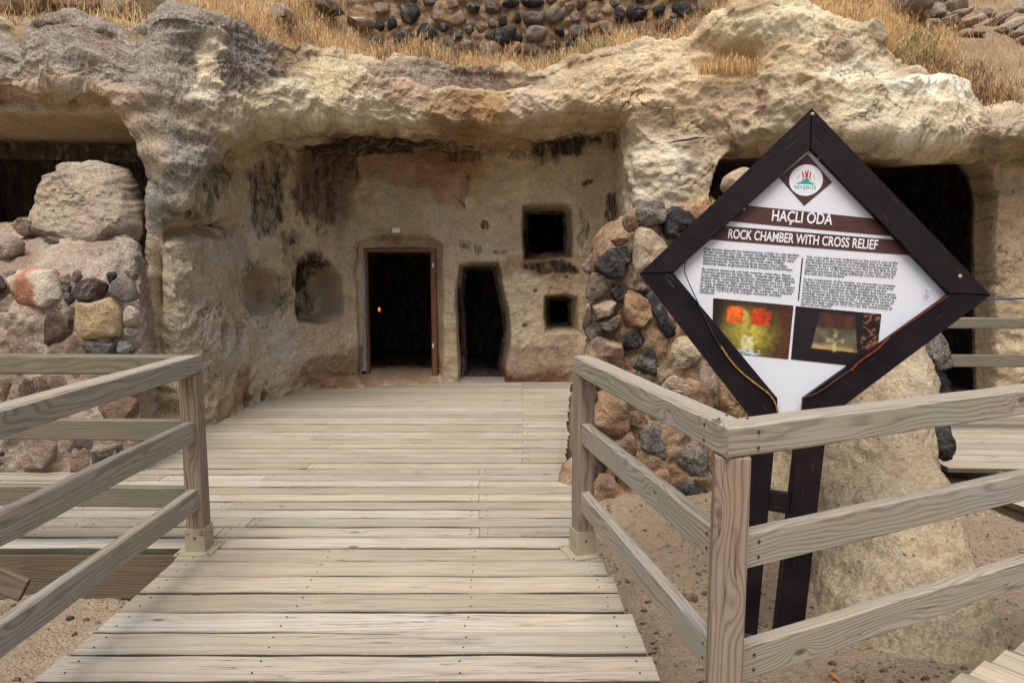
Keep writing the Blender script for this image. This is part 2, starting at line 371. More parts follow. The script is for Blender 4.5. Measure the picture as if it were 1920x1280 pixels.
def carve(poly, depth, soft, opening=False, wobble=1.0, rowsel=None):
    poly = np.asarray(poly, float); x0, y0 = poly.min(0) - 60; x1, y1 = poly.max(0) + 60
    sel = (U > x0) & (U < x1) & (V > y0) & (V < y1) & (low if rowsel is None else rowsel)
    sd = (sdf(poly, U[sel], V[sel]) + wob[sel] * wobble) * Yd[sel] / FPX
    inset[sel] = np.maximum(inset[sel], depth * sst(-sd / soft + .15))
    if opening: hole[sel] |= sd < -max(soft * 1.9, .07); open_shade[sel] = np.maximum(open_shade[sel], sst((-sd - soft * .5) / .04))
DOOR = [(684, 464), (812, 464), (824, 706), (682, 706)]
carve([(668, 452), (700, 441), (800, 441), (832, 458), (832, 720), (820, 760), (672, 760), (666, 600)], .16, .09, wobble=.5)
carve(DOOR, .55, .035, True, .15)
carve([(860, 497), (880, 492), (934, 494), (943, 540), (953, 580), (957, 640), (950, 680), (944, 760), (860, 760), (857, 620), (853, 580)], .6, .05, True, .35)
carve([(979, 386), (1000, 382), (1066, 382), (1073, 395), (1076, 440), (1074, 484), (983, 488), (978, 440)], .5, .05, True, .25)
carve([(1020, 554), (1060, 551), (1082, 558), (1084, 622), (1024, 624), (1019, 590)], .45, .05, True, .25)
carve([(-400, 210), (60, 218), (180, 216), (232, 204), (249, 250), (265, 282), (270, 320), (272, 430), (270, 560), (-400, 560)], .9, .16, True, .5)
carve([(1342, 900), (1322, 400), (1340, 310), (1358, 285), (1500, 280), (1640, 280), (1826, 285), (1856, 318), (1866, 360), (1866, 560), (1870, 700), (1872, 900)], .35, .04, True, .3)
carve([(452, 522), (470, 503), (512, 503), (532, 525), (530, 572), (508, 590), (470, 592), (452, 568)], .40, .09, wobble=.3)
carve([(556, 500), (580, 488), (615, 492), (636, 520), (645, 560), (644, 594), (600, 608), (558, 606), (550, 570)], .55, .08, wobble=.5)
for a in ([(409, 606), (418, 600), (428, 612), (429, 640), (423, 662), (413, 668), (408, 640)], [(441, 610), (449, 602), (457, 615), (457, 645), (448, 658), (441, 645)], [(450, 742), (458, 733), (468, 745), (468, 770), (450, 770)], [(486, 738), (493, 730), (499, 740), (499, 760), (486, 760)]):
    carve(a, .16, .008, wobble=0)
for (x, y, r) in ((1004, 546, 5), (984, 611, 5), (870, 462, 6), (1062, 520, 4), (760, 520, 0)):
    if r: carve([(x + r * math.cos(k), y + r * math.sin(k)) for k in np.arange(0, 6.28, .8)], .06, .035, wobble=.1)
carve([(388, 262), (420, 248), (436, 270), (434, 320), (418, 345), (396, 330), (386, 300)], .16, .14)
carve([(305, 415), (360, 405), (430, 410), (440, 432), (380, 445), (330, 452), (305, 460)], .13, .10)
# soft bumps and hollows: x, y, rx, ry, metres (+ outwards), rows
for (x, y, rx, ry, a, sec) in ((240, 95, 40, 70, -.14, 'h'), (20, 60, 22, 60, -.16, 'h'), (330, 60, 70, 40, .10, 'h'), (120, 170, 120, 30, .10, 'h'), (545, 105, 25, 40, -.10, 'h'),
        (640, 190, 80, 45, .08, 'h'), (900, 150, 110, 22, -.13, 'h'), (960, 200, 60, 40, .08, 'h'), (1180, 150, 60, 50, .06, 'h'), (1232, 110, 9, 60, -.05, 'h'), (1365, 112, 58, 34, -.38, 'h'),
        (1440, 45, 90, 30, .12, 'h'), (1500, 160, 40, 70, .10, 'h'), (1420, 190, 26, 60, -.10, 'h'), (1700, 245, 110, 50, .18, 'h'), (1600, 130, 40, 30, -.12, 'h'), (1720, 165, 100, 14, .12, 'h'),
        (1850, 290, 50, 40, -.15, 'h'), (299, 560, 4, 60, -.22, 'l'), (285, 560, 10, 130, .10, 'l'), (350, 420, 30, 20, .05, 'l'), (1250, 330, 40, 40, .06, 'l'), (1290, 230, 60, 40, -.05, 'h'), (640, 640, 60, 50, .10, 'l'), (990, 690, 60, 30, .08, 'l'), (700, 140, 60, 25, .07, 'h')):
    sel = hi if sec == 'h' else low
    disp += np.where(sel, a * np.exp(-(((U - x) / rx) ** 2 + ((V - y) / ry) ** 2)), 0)
# step of rock in front of the door
disp += np.where(low, .42 * sst((P[..., 2] * -1 + .13) / .13) * sst((U - 600) / 60) * sst((835 - U) / 30), 0)
ovk = sst(np.linalg.norm(Cu - Cl, axis=1) / .7)[None]
am = np.where(low, 1 - .5 * ovk, 1.0)
am = np.where((U > 1170) & low, .85, am)
big = fbm(P, .9, 2, 1); mid = fbm(P, 2.6, 3, 5)
rid = 1 - np.abs(gn(P, 1.7, 12)) * 2; rid2 = 1 - np.abs(gn(P * [1, 1, 1.6], 4.2, 13)) * 2
fn = fbm(P, 11, 3, 20)
strat = gn(P * [.5, .5, 3.2] + .25 * mid[..., None], 1.2, 33)
nz = am * (.06 * big + .032 * mid + .035 * (rid - .5) + .022 * (rid2 - .5) + .010 * fn)
nz += np.where(hi, .018 * strat, .006 * strat)
nz += np.where(hi & (U < 560), .018 * (1 - np.abs(gn(P * [1, 1, 2.2], 2.3, 60)) * 2.4), 0)
fade = np.where(inset > .01, .35, 1)
# chipped facets: cellular steps on the rough faces
cell = np.floor(gn(P, 2.1, 77) * 5 + gn(P, 5.1, 78) * 1.3) / 5
nz += np.where(hi, .05, .012) * (cell - gn(P, 2.1, 77))
crag = sum(a_ * (1 - 2.2 * np.abs(gn(P * [1, 1, sz_], f_, 100 + i_))) for i_, (f_, a_, sz_) in enumerate(((1.3, .030, 1.3), (2.9, .024, 1.2), (6.1, .013, 1), (12.5, .0095, 1), (25, .0060, 1))))
nz = nz + np.where(low, .9 - .48 * ovk, .9) * crag
ck = np.abs(gn(P, 1.0, 140) + .35 * gn(P, 3.7, 141) + .12 * gn(P, 12, 142)); ckm = sst((.016 - ck) / .013) * sst(gn(P, .8, 144) * 4 - .5)
nz -= .018 * ckm
disp = disp + nz * fade - inset
Q = P + NA * disp[..., None]
# ---- colours of the cliff
def paint(P, U, V, base, blobs, wn):
    C = np.ones(U.shape + (3,)) * np.array(lin(*base)); L = np.zeros(U.shape)
    Uw, Vw = U + wn[0], V + wn[1]
    for bl in blobs:
        x, y, rx, ry, c, s = bl[:6]; l = bl[6] if len(bl) > 6 else 0
        d = np.sqrt(((Uw - x) / rx) ** 2 + ((Vw - y) / ry) ** 2); k = s * sst((1.25 - d) / .5)
        C += (np.array(lin(*c)) - C) * k[..., None]; L += (l - L) * k
    return C, L
w1 = 22 * fbm(P, 2.2, 4, 50); w2 = 22 * fbm(P, 2.2, 4, 55)
BL = [(150, 90, 230, 80, (154, 144, 128), .9, .5), (380, 100, 170, 110, (156, 148, 132), .9, .6), (100, 60, 30, 25, (120, 85, 75), .6, .4), (180, 85, 30, 15, (120, 80, 75), .6, .4), (60, 175, 150, 42, (182, 163, 136), .9, .1), (140, 185, 100, 20, (190, 175, 135), .7, 0),
      (395, 130, 34, 60, (215, 206, 175), .95, 0), (380, 175, 40, 20, (210, 205, 185), .8, .1), (330, 260, 70, 90, (165, 152, 134), .85, .5), (250, 200, 40, 50, (170, 150, 128), .8, .1), (420, 215, 60, 25, (205, 190, 155), .8, 0), (300, 380, 40, 60, (160, 155, 145), .8, .6),
      (455, 150, 14, 14, (180, 105, 50), .9), (430, 135, 8, 8, (190, 115, 55), .7), (470, 110, 50, 70, (135, 122, 112), .85, .8), (335, 320, 30, 90, (150, 145, 136), .7, .7), (290, 300, 20, 50, (185, 165, 140), .7, 0),
      (560, 200, 130, 45, (206, 194, 160), .95, 0), (720, 215, 160, 35, (210, 199, 164), .95, 0), (555, 120, 45, 30, (150, 122, 90), .8, .2), (620, 150, 60, 45, (200, 188, 150), .7, 0), (760, 180, 55, 35, (172, 140, 110), .8, .1), (860, 215, 70, 45, (150, 122, 84), .9, 0), (930, 205, 34, 42, (182, 148, 92), .85, 0),
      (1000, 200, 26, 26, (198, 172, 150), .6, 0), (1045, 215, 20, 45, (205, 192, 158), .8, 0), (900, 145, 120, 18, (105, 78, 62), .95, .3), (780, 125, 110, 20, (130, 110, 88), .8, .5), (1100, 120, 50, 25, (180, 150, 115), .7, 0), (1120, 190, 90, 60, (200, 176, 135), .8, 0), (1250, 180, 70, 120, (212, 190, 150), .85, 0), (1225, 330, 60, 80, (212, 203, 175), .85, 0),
      (1450, 45, 120, 50, (215, 206, 168), .9, 0), (1400, 30, 45, 12, (170, 140, 105), .7, 0), (1400, 110, 90, 40, (190, 163, 115), .8, 0), (1500, 200, 170, 80, (200, 186, 150), .9, 0), (1720, 230, 140, 70, (208, 197, 164), .95, 0), (1600, 130, 60, 30, (222, 218, 190), .9, 0), (1740, 165, 95, 16, (232, 230, 212), 1, 0), (1560, 95, 40, 22, (170, 142, 112), .7), (1640, 75, 50, 26, (190, 175, 135), .7, 0),
      (1600, 240, 60, 30, (188, 170, 135), .7, 0), (1380, 200, 60, 50, (185, 158, 128), .7, 0), (1420, 175, 14, 30, (150, 115, 85), .8, .1), (1300, 270, 40, 30, (165, 145, 120), .7, .1), (1880, 270, 60, 50, (160, 145, 115), .8, .1), (1545, 260, 40, 30, (180, 150, 115), .6), (1640, 300, 80, 14, (170, 135, 90), .7),
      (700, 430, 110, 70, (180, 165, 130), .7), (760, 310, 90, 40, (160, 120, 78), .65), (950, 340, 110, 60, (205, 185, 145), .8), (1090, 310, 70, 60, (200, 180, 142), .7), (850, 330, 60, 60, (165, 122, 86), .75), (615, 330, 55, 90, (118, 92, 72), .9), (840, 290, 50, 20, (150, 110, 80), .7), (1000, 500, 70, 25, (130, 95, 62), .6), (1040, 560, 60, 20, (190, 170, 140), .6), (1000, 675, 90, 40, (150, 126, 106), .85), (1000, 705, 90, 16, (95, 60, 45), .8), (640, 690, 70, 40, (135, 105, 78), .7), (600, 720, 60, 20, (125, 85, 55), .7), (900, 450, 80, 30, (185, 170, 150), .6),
      (400, 500, 80, 80, (178, 168, 145), .8), (380, 640, 60, 90, (172, 160, 138), .8), (470, 650, 100, 70, (188, 178, 158), .85), (480, 430, 40, 50, (200, 190, 165), .7), (620, 620, 60, 40, (185, 165, 140), .7), (575, 330, 30, 60, (140, 112, 85), .7), (420, 770, 50, 50, (165, 150, 115), .7), (450, 720, 14, 30, (150, 95, 55), .5), (730, 700, 100, 26, (150, 120, 88), .8), (360, 430, 60, 12, (150, 115, 75), .8),
      (290, 560, 16, 140, (190, 170, 135), .8), (285, 600, 8, 60, (190, 165, 155), .8), (1870, 450, 60, 150, (178, 155, 125), .8)]
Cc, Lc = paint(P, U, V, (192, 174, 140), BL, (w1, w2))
S = np.zeros(U.shape)
for (x, y, rx, ry, s) in ((408, 315, 24, 60, .62), (386, 340, 14, 70, .7), (372, 395, 40, 18, .6), (500, 370, 34, 80, .75), (520, 300, 26, 40, .55), (590, 380, 40, 70, .62), (625, 300, 60, 50, .6), (720, 270, 110, 16, .95), (640, 265, 90, 14, .9), (850, 268, 50, 10, .7), (1060, 268, 62, 22, .95), (1025, 278, 26, 26, .8), (870, 290, 34, 18, .62), (980, 290, 22, 12, .6), (1105, 350, 15, 10, .95), (1152, 392, 9, 34, .9), (1150, 260, 14, 30, .6),
                          (910, 411, 10, 10, .9), (1028, 500, 55, 18, .9), (1050, 475, 30, 20, .5), (585, 515, 40, 40, 1.1), (600, 570, 30, 26, .7), (620, 560, 20, 30, .6), (640, 640, 10, 20, .4), (545, 470, 20, 30, .6), (800, 640, 0.1, 1, 0), (475, 500, 20, 14, .5), (430, 430, 30, 12, .45), (900, 462, 70, 8, .45), (1085, 440, 12, 40, .5), (880, 335, 14, 60, .4), (660, 480, 12, 60, .45), (535, 560, 12, 60, .45), (1120, 480, 30, 40, .4)):
    d = np.sqrt(((U + w1 * .7 - x) / rx) ** 2 + ((V + w2 * .7 - y) / ry) ** 2); S = np.maximum(S, .86 * s * sst((1.3 - d) / .6))
S = np.where(ri < nA + nB * .45, S, 0); S = np.maximum(S, open_shade * .45); Cc *= (1 - .85 * open_shade)[..., None]; Lc = Lc * (1 - open_shade)  # jambs of the openings darkened in colour, standing in for shade inside
Cc = Cc * .80 + .20 * Cc.mean(-1, keepdims=True) * np.array([1.06, 1.0, .92]); Cc *= np.array([1.36, 1.36, 1.37]);  Cc *= (1 - .55 * ckm)[..., None]; Cc *= (1 + .16 * fbm(P, 5, 3, 150))[..., None]; Cc *= np.array([1.0, .985, .96]) ** (fbm(P, 1.4, 2, 155)[..., None] * 3)
Ru = np.zeros(U.shape)
for (x, y, rx, ry, s) in ((770, 262, 300, 14, .7), (1050, 500, 60, 40, .6), (900, 205, 60, 40, .35), (1000, 700, 90, 20, .5), (450, 725, 18, 30, .6), (740, 455, 90, 14, .4), (600, 700, 60, 24, .4), (455, 150, 14, 14, .8)):
    Ru = np.maximum(Ru, s * sst((1.3 - np.sqrt(((U + w1 - x) / rx) ** 2 + ((V + w2 - y) / ry) ** 2)) / .6))
hq = hole[:-1, :-1] & hole[:-1, 1:] & hole[1:, 1:] & hole[1:, :-1]
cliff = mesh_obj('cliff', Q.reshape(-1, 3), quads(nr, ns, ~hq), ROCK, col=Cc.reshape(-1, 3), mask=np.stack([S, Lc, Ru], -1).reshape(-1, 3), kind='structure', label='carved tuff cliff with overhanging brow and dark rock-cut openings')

# dark chambers cut into the rock behind the openings
def chamber(x0, x1, y0, y1, z0, z1, seed, dark=.07):
    nu = 16; V_, F_, k = [], [], 0
    def face(o, a, b):
        nonlocal k
        for i in range(nu + 1):
            for j in range(nu + 1): V_.append(np.array(o) + np.array(a) * i / nu + np.array(b) * j / nu)
        for i in range(nu):
            for j in range(nu): q = k + i * (nu + 1) + j; F_.append((q, q + 1, q + nu + 2, q + nu + 1))
        k += (nu + 1) ** 2
    dx, dy, dz = x1 - x0, y1 - y0, z1 - z0
    face((x0, y1, z0), (dx, 0, 0), (0, 0, dz)); face((x0, y0, z0), (dx, 0, 0), (0, dy, 0)); face((x0, y0, z1), (0, dy, 0), (dx, 0, 0))
    face((x0, y0, z0), (0, dy, 0), (0, 0, dz)); face((x1, y0, z0), (0, 0, dz), (0, dy, 0))
    A = np.array(V_); A = A + .05 * np.stack([fbm(A, 1.5, 3, seed), fbm(A, 1.5, 3, seed + 9), fbm(A, 1.5, 3, seed + 4)], -1)
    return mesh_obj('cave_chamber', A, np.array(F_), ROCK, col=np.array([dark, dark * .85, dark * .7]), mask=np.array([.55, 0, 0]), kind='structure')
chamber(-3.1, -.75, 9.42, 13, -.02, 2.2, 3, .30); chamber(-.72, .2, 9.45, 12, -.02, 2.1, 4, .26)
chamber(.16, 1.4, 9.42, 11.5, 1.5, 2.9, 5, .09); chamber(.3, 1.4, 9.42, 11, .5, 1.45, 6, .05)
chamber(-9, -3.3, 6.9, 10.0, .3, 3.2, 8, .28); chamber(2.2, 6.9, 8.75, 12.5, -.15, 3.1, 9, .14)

# ------------------------------------------------------------------ hillside above the cliff
slp = np.interp(pxt, [-500, 0, 500, 650, 1250, 1400, 1560, 1640, 1900, 2600], [.6, .46, .42, .33, .33, .34, .45, .85, .85, .85])
nh = 90
hs = []
sub = np.arange(0, ns, 6); sub[-1] = ns - 1
for k in range(nh):
    q = (k / (nh - 1)) ** 1.3 * 8.0
    z = ztop - .10 + np.minimum(q, 2.2) * slp + np.maximum(q - 2.2, 0) * .62 - (.35 if k == 0 else 0)
    hs.append(np.stack([Cu[:, 0], Cu[:, 1] + .30 + q, z], -1)[sub])
HP = np.array(hs)
_zz = HP[..., 2]
for _ in range(3): _zz[3:, 1:-1] = (_zz[3:, :-2] + _zz[3:, 1:-1] * 2 + _zz[3:, 2:]) / 4
HP[..., 2] += .10 * fbm(HP, .9, 4, 70) * sst(np.arange(nh) / 10.0)[:, None]
Hall = np.concatenate([HP, (HP[-1:] + [0, .2, 0]) * [1, 1, 0] - [0, 0, .6]], 0)
mesh_obj('hillside', Hall.reshape(-1, 3), quads(*Hall.shape[:2]), SOIL, kind='structure')
def hill_pt(i, j):
    i0, j0 = int(i), int(j); a, b = i - i0, j - j0
    return HP[i0, j0] * (1 - a) * (1 - b) + HP[i0 + 1, j0] * a * (1 - b) + HP[i0, j0 + 1] * (1 - a) * b + HP[i0 + 1, j0 + 1] * a * b
HU, HV = pj(HP)
def hill_d(px, py):
    k = np.argmin((HU - px) ** 2 + (HV - py) ** 2); return float(HP.reshape(-1, 3)[k, 1])
# side rock faces closing the hill
for sx in (0, -1):
    e = HP[:, sx]; b_ = e * [1, 1, 0] - [0, 0, .6]
    A = np.stack([b_, e], 0); mesh_obj('hill_flank', A.reshape(-1, 3), quads(2, len(e)), SOIL, kind='structure')

# ------------------------------------------------------------------ blades of grass
def blades(pts, h, wd, cols, lean=.5, name='dry_grass', **k):
    n = len(pts); pts = np.asarray(pts); an = rs.rand(n) * 6.283; hh = h[0] + (h[1] - h[0]) * rs.rand(n) ** 1.5 * np.clip(.8 + 1.1 * gn(pts, 2.6, 66), .22, 1.5)
    d = np.stack([np.cos(an), np.sin(an), 0 * an], -1); sd = np.stack([-np.sin(an), np.cos(an), 0 * an], -1) * (wd * (.6 + .8 * rs.rand(n)))[:, None]
    an2 = rs.rand(n) * 6.283; L = np.stack([np.cos(an2), np.sin(an2), 0 * an], -1) * (hh * lean * rs.rand(n))[:, None]
    up = np.array([0, 0, 1.0]) * hh[:, None]
    v = np.stack([pts - sd, pts + sd, pts + up * .55 + L * .35 + sd * .8, pts + up * .55 + L * .35 - sd * .8, pts + up + L], 1)
    hd = pts + up + L; v = np.concatenate([v, np.stack([hd - sd * 1.25 - up * .2, hd + sd * 1.25 - up * .2, hd + up * .05], 1)], 1)
    base = (np.arange(n) * 8)[:, None]
    f = np.concatenate([base + [0, 1, 2], base + [0, 2, 3], base + [3, 2, 4], base + [5, 6, 7]], 0)
    c = np.array(cols)[rs.randint(0, len(cols), n)] * (.85 + .7 * rs.rand(n))[:, None]
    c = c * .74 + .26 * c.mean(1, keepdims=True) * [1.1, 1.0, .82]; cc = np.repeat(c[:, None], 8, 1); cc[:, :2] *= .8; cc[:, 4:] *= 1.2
    return mesh_obj(name, v.reshape(-1, 3), f, GRASS, col=np.clip(cc.reshape(-1, 3), 0, 1), smooth=False, kind='stuff', **k)
GOLD = [lin(228, 190, 125), lin(212, 168, 100), lin(236, 205, 145), lin(200, 150, 88), lin(180, 140, 92), lin(135, 105, 70)]
GRN = [lin(110, 120, 60), lin(135, 135, 75), lin(90, 105, 55)]
BRN = [lin(105, 78, 58), lin(130, 100, 70), lin(80, 60, 46), lin(150, 118, 80)]
vis = np.where((pxt[sub] > -120) & (pxt[sub] < 2050))[0]; j0, j1 = vis[0], vis[-1] - 1
def hill_pts(I, J):
    i0, j0_ = I.astype(int), J.astype(int); a, b = (I - i0)[:, None], (J - j0_)[:, None]
    return HP[i0, j0_] * (1 - a) * (1 - b) + HP[i0 + 1, j0_] * a * (1 - b) + HP[i0, j0_ + 1] * (1 - a) * b + HP[i0 + 1, j0_ + 1] * a * b
ng = 150000
I_ = rs.rand(ng) ** 1.25 * 80 + .3; J_ = j0 + rs.rand(ng) * (j1 - j0)
nx = 70000; jr0 = int(np.searchsorted(pxt[sub], 1480)); I_ = np.concatenate([I_, rs.rand(nx) * 84 + .3]); J_ = np.concatenate([J_, jr0 + rs.rand(nx) * (len(sub) - 3 - jr0)]); ng = len(I_)
GPt = hill_pts(I_, J_); gu, gv = pj(GPt); cl = gn(GPt, 1.6, 5) + .6 * gn(GPt, 5, 6); r1, r2 = rs.rand(ng), rs.rand(ng)
dens = np.where(gu < 330, .22, np.where((gu > 1330) & (gu < 1500), .3, .75)) * np.where(cl < -.05, .22, 1) * np.where((gu > 1500), 1.3, 1)
keep = (r1 < dens) & ~((gu > 700) & (gu < 1330) & (gv < 52)) & (gu > -100) & (gu < 2080)
isg = ((np.abs(gu - 1080) < 75) & (gv > 60) & (gv < 140) | (np.abs(gu - 1720) < 34) & (gv > 70) & (gv < 120)) & (r2 < .6)
isb = ((gu > 1560) & (gv > 95 + (gu - 1560) * .12) & (r2 < .6)) | ((gu > 700) & (gu < 860) & (r2 < .3)) | (cl > .45) & (r2 < .35)
gp, gg, gb = GPt[keep & ~isg & ~isb], GPt[keep & isg], GPt[keep & isb & ~isg]
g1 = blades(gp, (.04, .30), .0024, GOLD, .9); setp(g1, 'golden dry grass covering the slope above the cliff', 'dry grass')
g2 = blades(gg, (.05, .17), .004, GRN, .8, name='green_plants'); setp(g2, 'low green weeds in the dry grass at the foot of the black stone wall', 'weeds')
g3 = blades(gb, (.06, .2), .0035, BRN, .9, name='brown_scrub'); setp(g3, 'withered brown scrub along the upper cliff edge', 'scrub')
# grass growing in the notch of the cliff and beside the sign
def tuft(px, py, d, n, spx, h, cols, name, label, spy=3, wd=.003):
    pts = [D(px + rnd.uniform(-spx, spx), py + rnd.uniform(-spy, spy), d + rnd.uniform(-.12, .12)) for _ in range(n)]
    setp(blades(pts, h, wd, cols, .5, name=name), label, 'dry grass')
tuft(1365, 138, 7.72, 900, 55, (.06, .2), GOLD, 'dry_grass', 'tuft of golden grass growing in a notch of the upper cliff face', 4)

# ================================================================== generic rocks from outlines
def smooth_poly(poly, n):
    p = np.asarray(poly, float); m = len(p); u = np.arange(n) * m / n; i = u.astype(int); f = (u - i)[:, None]
    a, b, c, d = p[(i - 1) % m], p[i % m], p[(i + 1) % m], p[(i + 2) % m]
    sm = .5 * ((2 * b) + (-a + c) * f + (2 * a - 5 * b + 4 * c - d) * f**2 + (-a + 3 * b - 3 * c + d) * f**3)
    return sm * .45 + (b * (1 - f) + c * f) * .55
def rock(poly, d, th, c, parent=None, name='stone', seed=None, n=22, r=5, boxy=.55, back=.7, rough=.10, soot_shade=0, lich=.15, c2=None, lean=0, facets=8, **k):
    seed = rnd.randint(0, 999) if seed is None else seed
    pw = smooth_poly(poly, n); pts = np.array([D(x, y, d) for x, y in pw]); ctr = pts.mean(0)
    lat = np.concatenate([np.linspace(-1, -.35, 2), np.linspace(0, 1, r)]) * math.pi / 2
    R = []
    for cr, sg_ in [(.05, -1), (.8, -1)] + [(q_, 1) for q_ in np.linspace(1, .015, r)]:
        sy = sg_ * math.sqrt(max(0, 1 - cr ** (2 / boxy))); a = sg_
        w_ = ctr + (pts - ctr) * cr; w_[:, 1] = d + (-th * sy if a > 0 else -th * back * sy) + lean * (w_[:, 2] - ctr[2])
        R.append(w_)
    A = np.array(R); sz = np.linalg.norm(pts - ctr, axis=1).mean(); B = A - ctr; rr2 = np.random.RandomState(seed + 5)
    for _k in range(facets):
        pn = rr2.normal(size=3); pn[1] = -abs(pn[1]) * (3.0 if _k % 2 else .9); pn /= np.linalg.norm(pn); dp = B @ pn; hcut = dp.max() * (rr2.uniform(.52, .82) if _k % 2 else rr2.uniform(.80, .96))
        B = B - pn * (np.maximum(dp - hcut, 0) * .93)[..., None]
    A = B + ctr; sz = np.linalg.norm(pts - ctr, axis=1).mean()
    # order so that normals face out (toward the camera for front rings)
    no = A - ctr; no /= np.maximum(np.linalg.norm(no, axis=-1, keepdims=True), 1e-6)
    q = fbm(A + seed * 3.1, .9 / sz, 3, seed % 50)
    q = q + .5 * (1 - 2 * np.abs(gn(A + seed, 1.6 / sz, seed % 40))) + .35 * fbm(A + seed, 5 / sz, 2, 7) + .40 * (1 - 2 * np.abs(gn(A + seed, 5.5 / sz, 21))) + .22 * (1 - 2 * np.abs(gn(A + seed, 12 / sz, 22)))
    A = A + no * (q * sz * rough)[..., None]
    c = np.array(c) * .72 + .28 * np.mean(c) * np.array([1.08, 1.0, .90])
    if c2 is not None: c2 = np.array(c2) * .75 + .25 * np.mean(c2) * np.array([1.08, 1.0, .90])
    col = np.array(c)[None, None] * (1 + .35 * fbm(A + seed, 1.5 / sz, 3, 3))[..., None] * np.ones((1, 1, 3))
    if c2 is not None:
        f = sst(gn(A + seed, 1.1 / sz, 8) * 2.5 + .4)[..., None]; col = col * (1 - f) + np.array(c2) * f
    mk = np.zeros(A.shape); mk[..., 0] = soot_shade; mk[..., 1] = lich
    Q4 = quads(*A.shape[:2], wrap=True)[:, ::-1]
    off = ctr if parent is None else np.zeros(3)
    o = mesh_obj(name, (A - ctr).reshape(-1, 3), Q4, STONE, col=np.clip(col, .01, .9).reshape(-1, 3), mask=mk.reshape(-1, 3), parent=parent, mat=Matrix.Translation(Vector(ctr)), **k)
    return o
TANS = [lin(186, 160, 124), lin(170, 138, 105), lin(150, 112, 84), lin(195, 175, 145), lin(160, 128, 108), lin(140, 104, 76)]
DK = [lin(62, 60, 66), lin(50, 50, 58), lin(84, 78, 76), lin(72, 62, 60)]
def fill_stones(parent, region, taken, d, count, size, cols, dark=.3, tries=4000, th=.35, seed=5, gap=.95, dkl=DK, **kw):
    r = random.Random(seed); placed = list(taken); m = 0
    for _ in range(tries):
        if m >= count: break
        x = r.uniform(region[0], region[2]); y = r.uniform(region[1], region[3]); s = r.uniform(*size); as_ = r.uniform(.75, 1.35)
        if any((x - a) ** 2 + (y - b) ** 2 < (gap * (s + c_)) ** 2 for a, b, c_ in placed): continue
        placed.append((x, y, s)); m += 1
        k = r.randint(6, 8); rot = r.uniform(-.5, .5); po = []
        for i in range(k):
            an = i / k * 6.283 + rot; rr_ = s * r.uniform(.8, 1.15); po.append((x + rr_ * as_ * math.cos(an), y + rr_ / as_ * math.sin(an)))
        dd = d(x, y); c = r.choice(dkl) if r.random() < dark else r.choice(cols)
        rock(po, dd, th * s * dd / 1250 * 1.6, c, parent, **kw)
    return placed

def cell_stones(parent, region, sites, d, size, cols, dark=.3, th=.3, seed=5, shrink=.88, dkl=DK, inside=None, cap=1.35, **kw):
    """irregular stones that fill the gaps between the traced ones (shrunken power cells)"""
    r = random.Random(seed); P_ = list(sites); nt_ = len(P_)
    for _ in range(6000):
        x = r.uniform(region[0], region[2]); y = r.uniform(region[1], region[3]); s_ = r.uniform(*size)
        if inside and not inside(x, y): continue
        if any((x - a) ** 2 + (y - b) ** 2 < (.86 * (s_ + c_)) ** 2 for a, b, c_ in P_): continue
        P_.append((x, y, s_))
    for i in range(nt_, len(P_)):
        x, y, s_ = P_[i]; ph = r.uniform(0, 6.28); po = []
        for k in range(11):
            an = ph + k / 11 * 6.283; ux, uy = math.cos(an), math.sin(an); rr_ = s_ * cap * (1 + .12 * r.uniform(-1, 1))
            for j, (a, b, c_) in enumerate(P_):
                if j == i: continue
                dx, dy = a - x, b - y; dd = math.hypot(dx, dy)
                if dd > 110: continue
                cs = (dx * ux + dy * uy) / dd
                if cs > .05: rr_ = min(rr_, dd * s_ / (s_ + c_) / cs)
            po.append((x + ux * rr_ * shrink, y + uy * rr_ * shrink))
        dd = d(x, y); c = r.choice(dkl) if r.random() < dark else r.choice(cols)
        rock(po, dd, th * s_ * dd / 1250 * 1.6, c, parent, **kw)

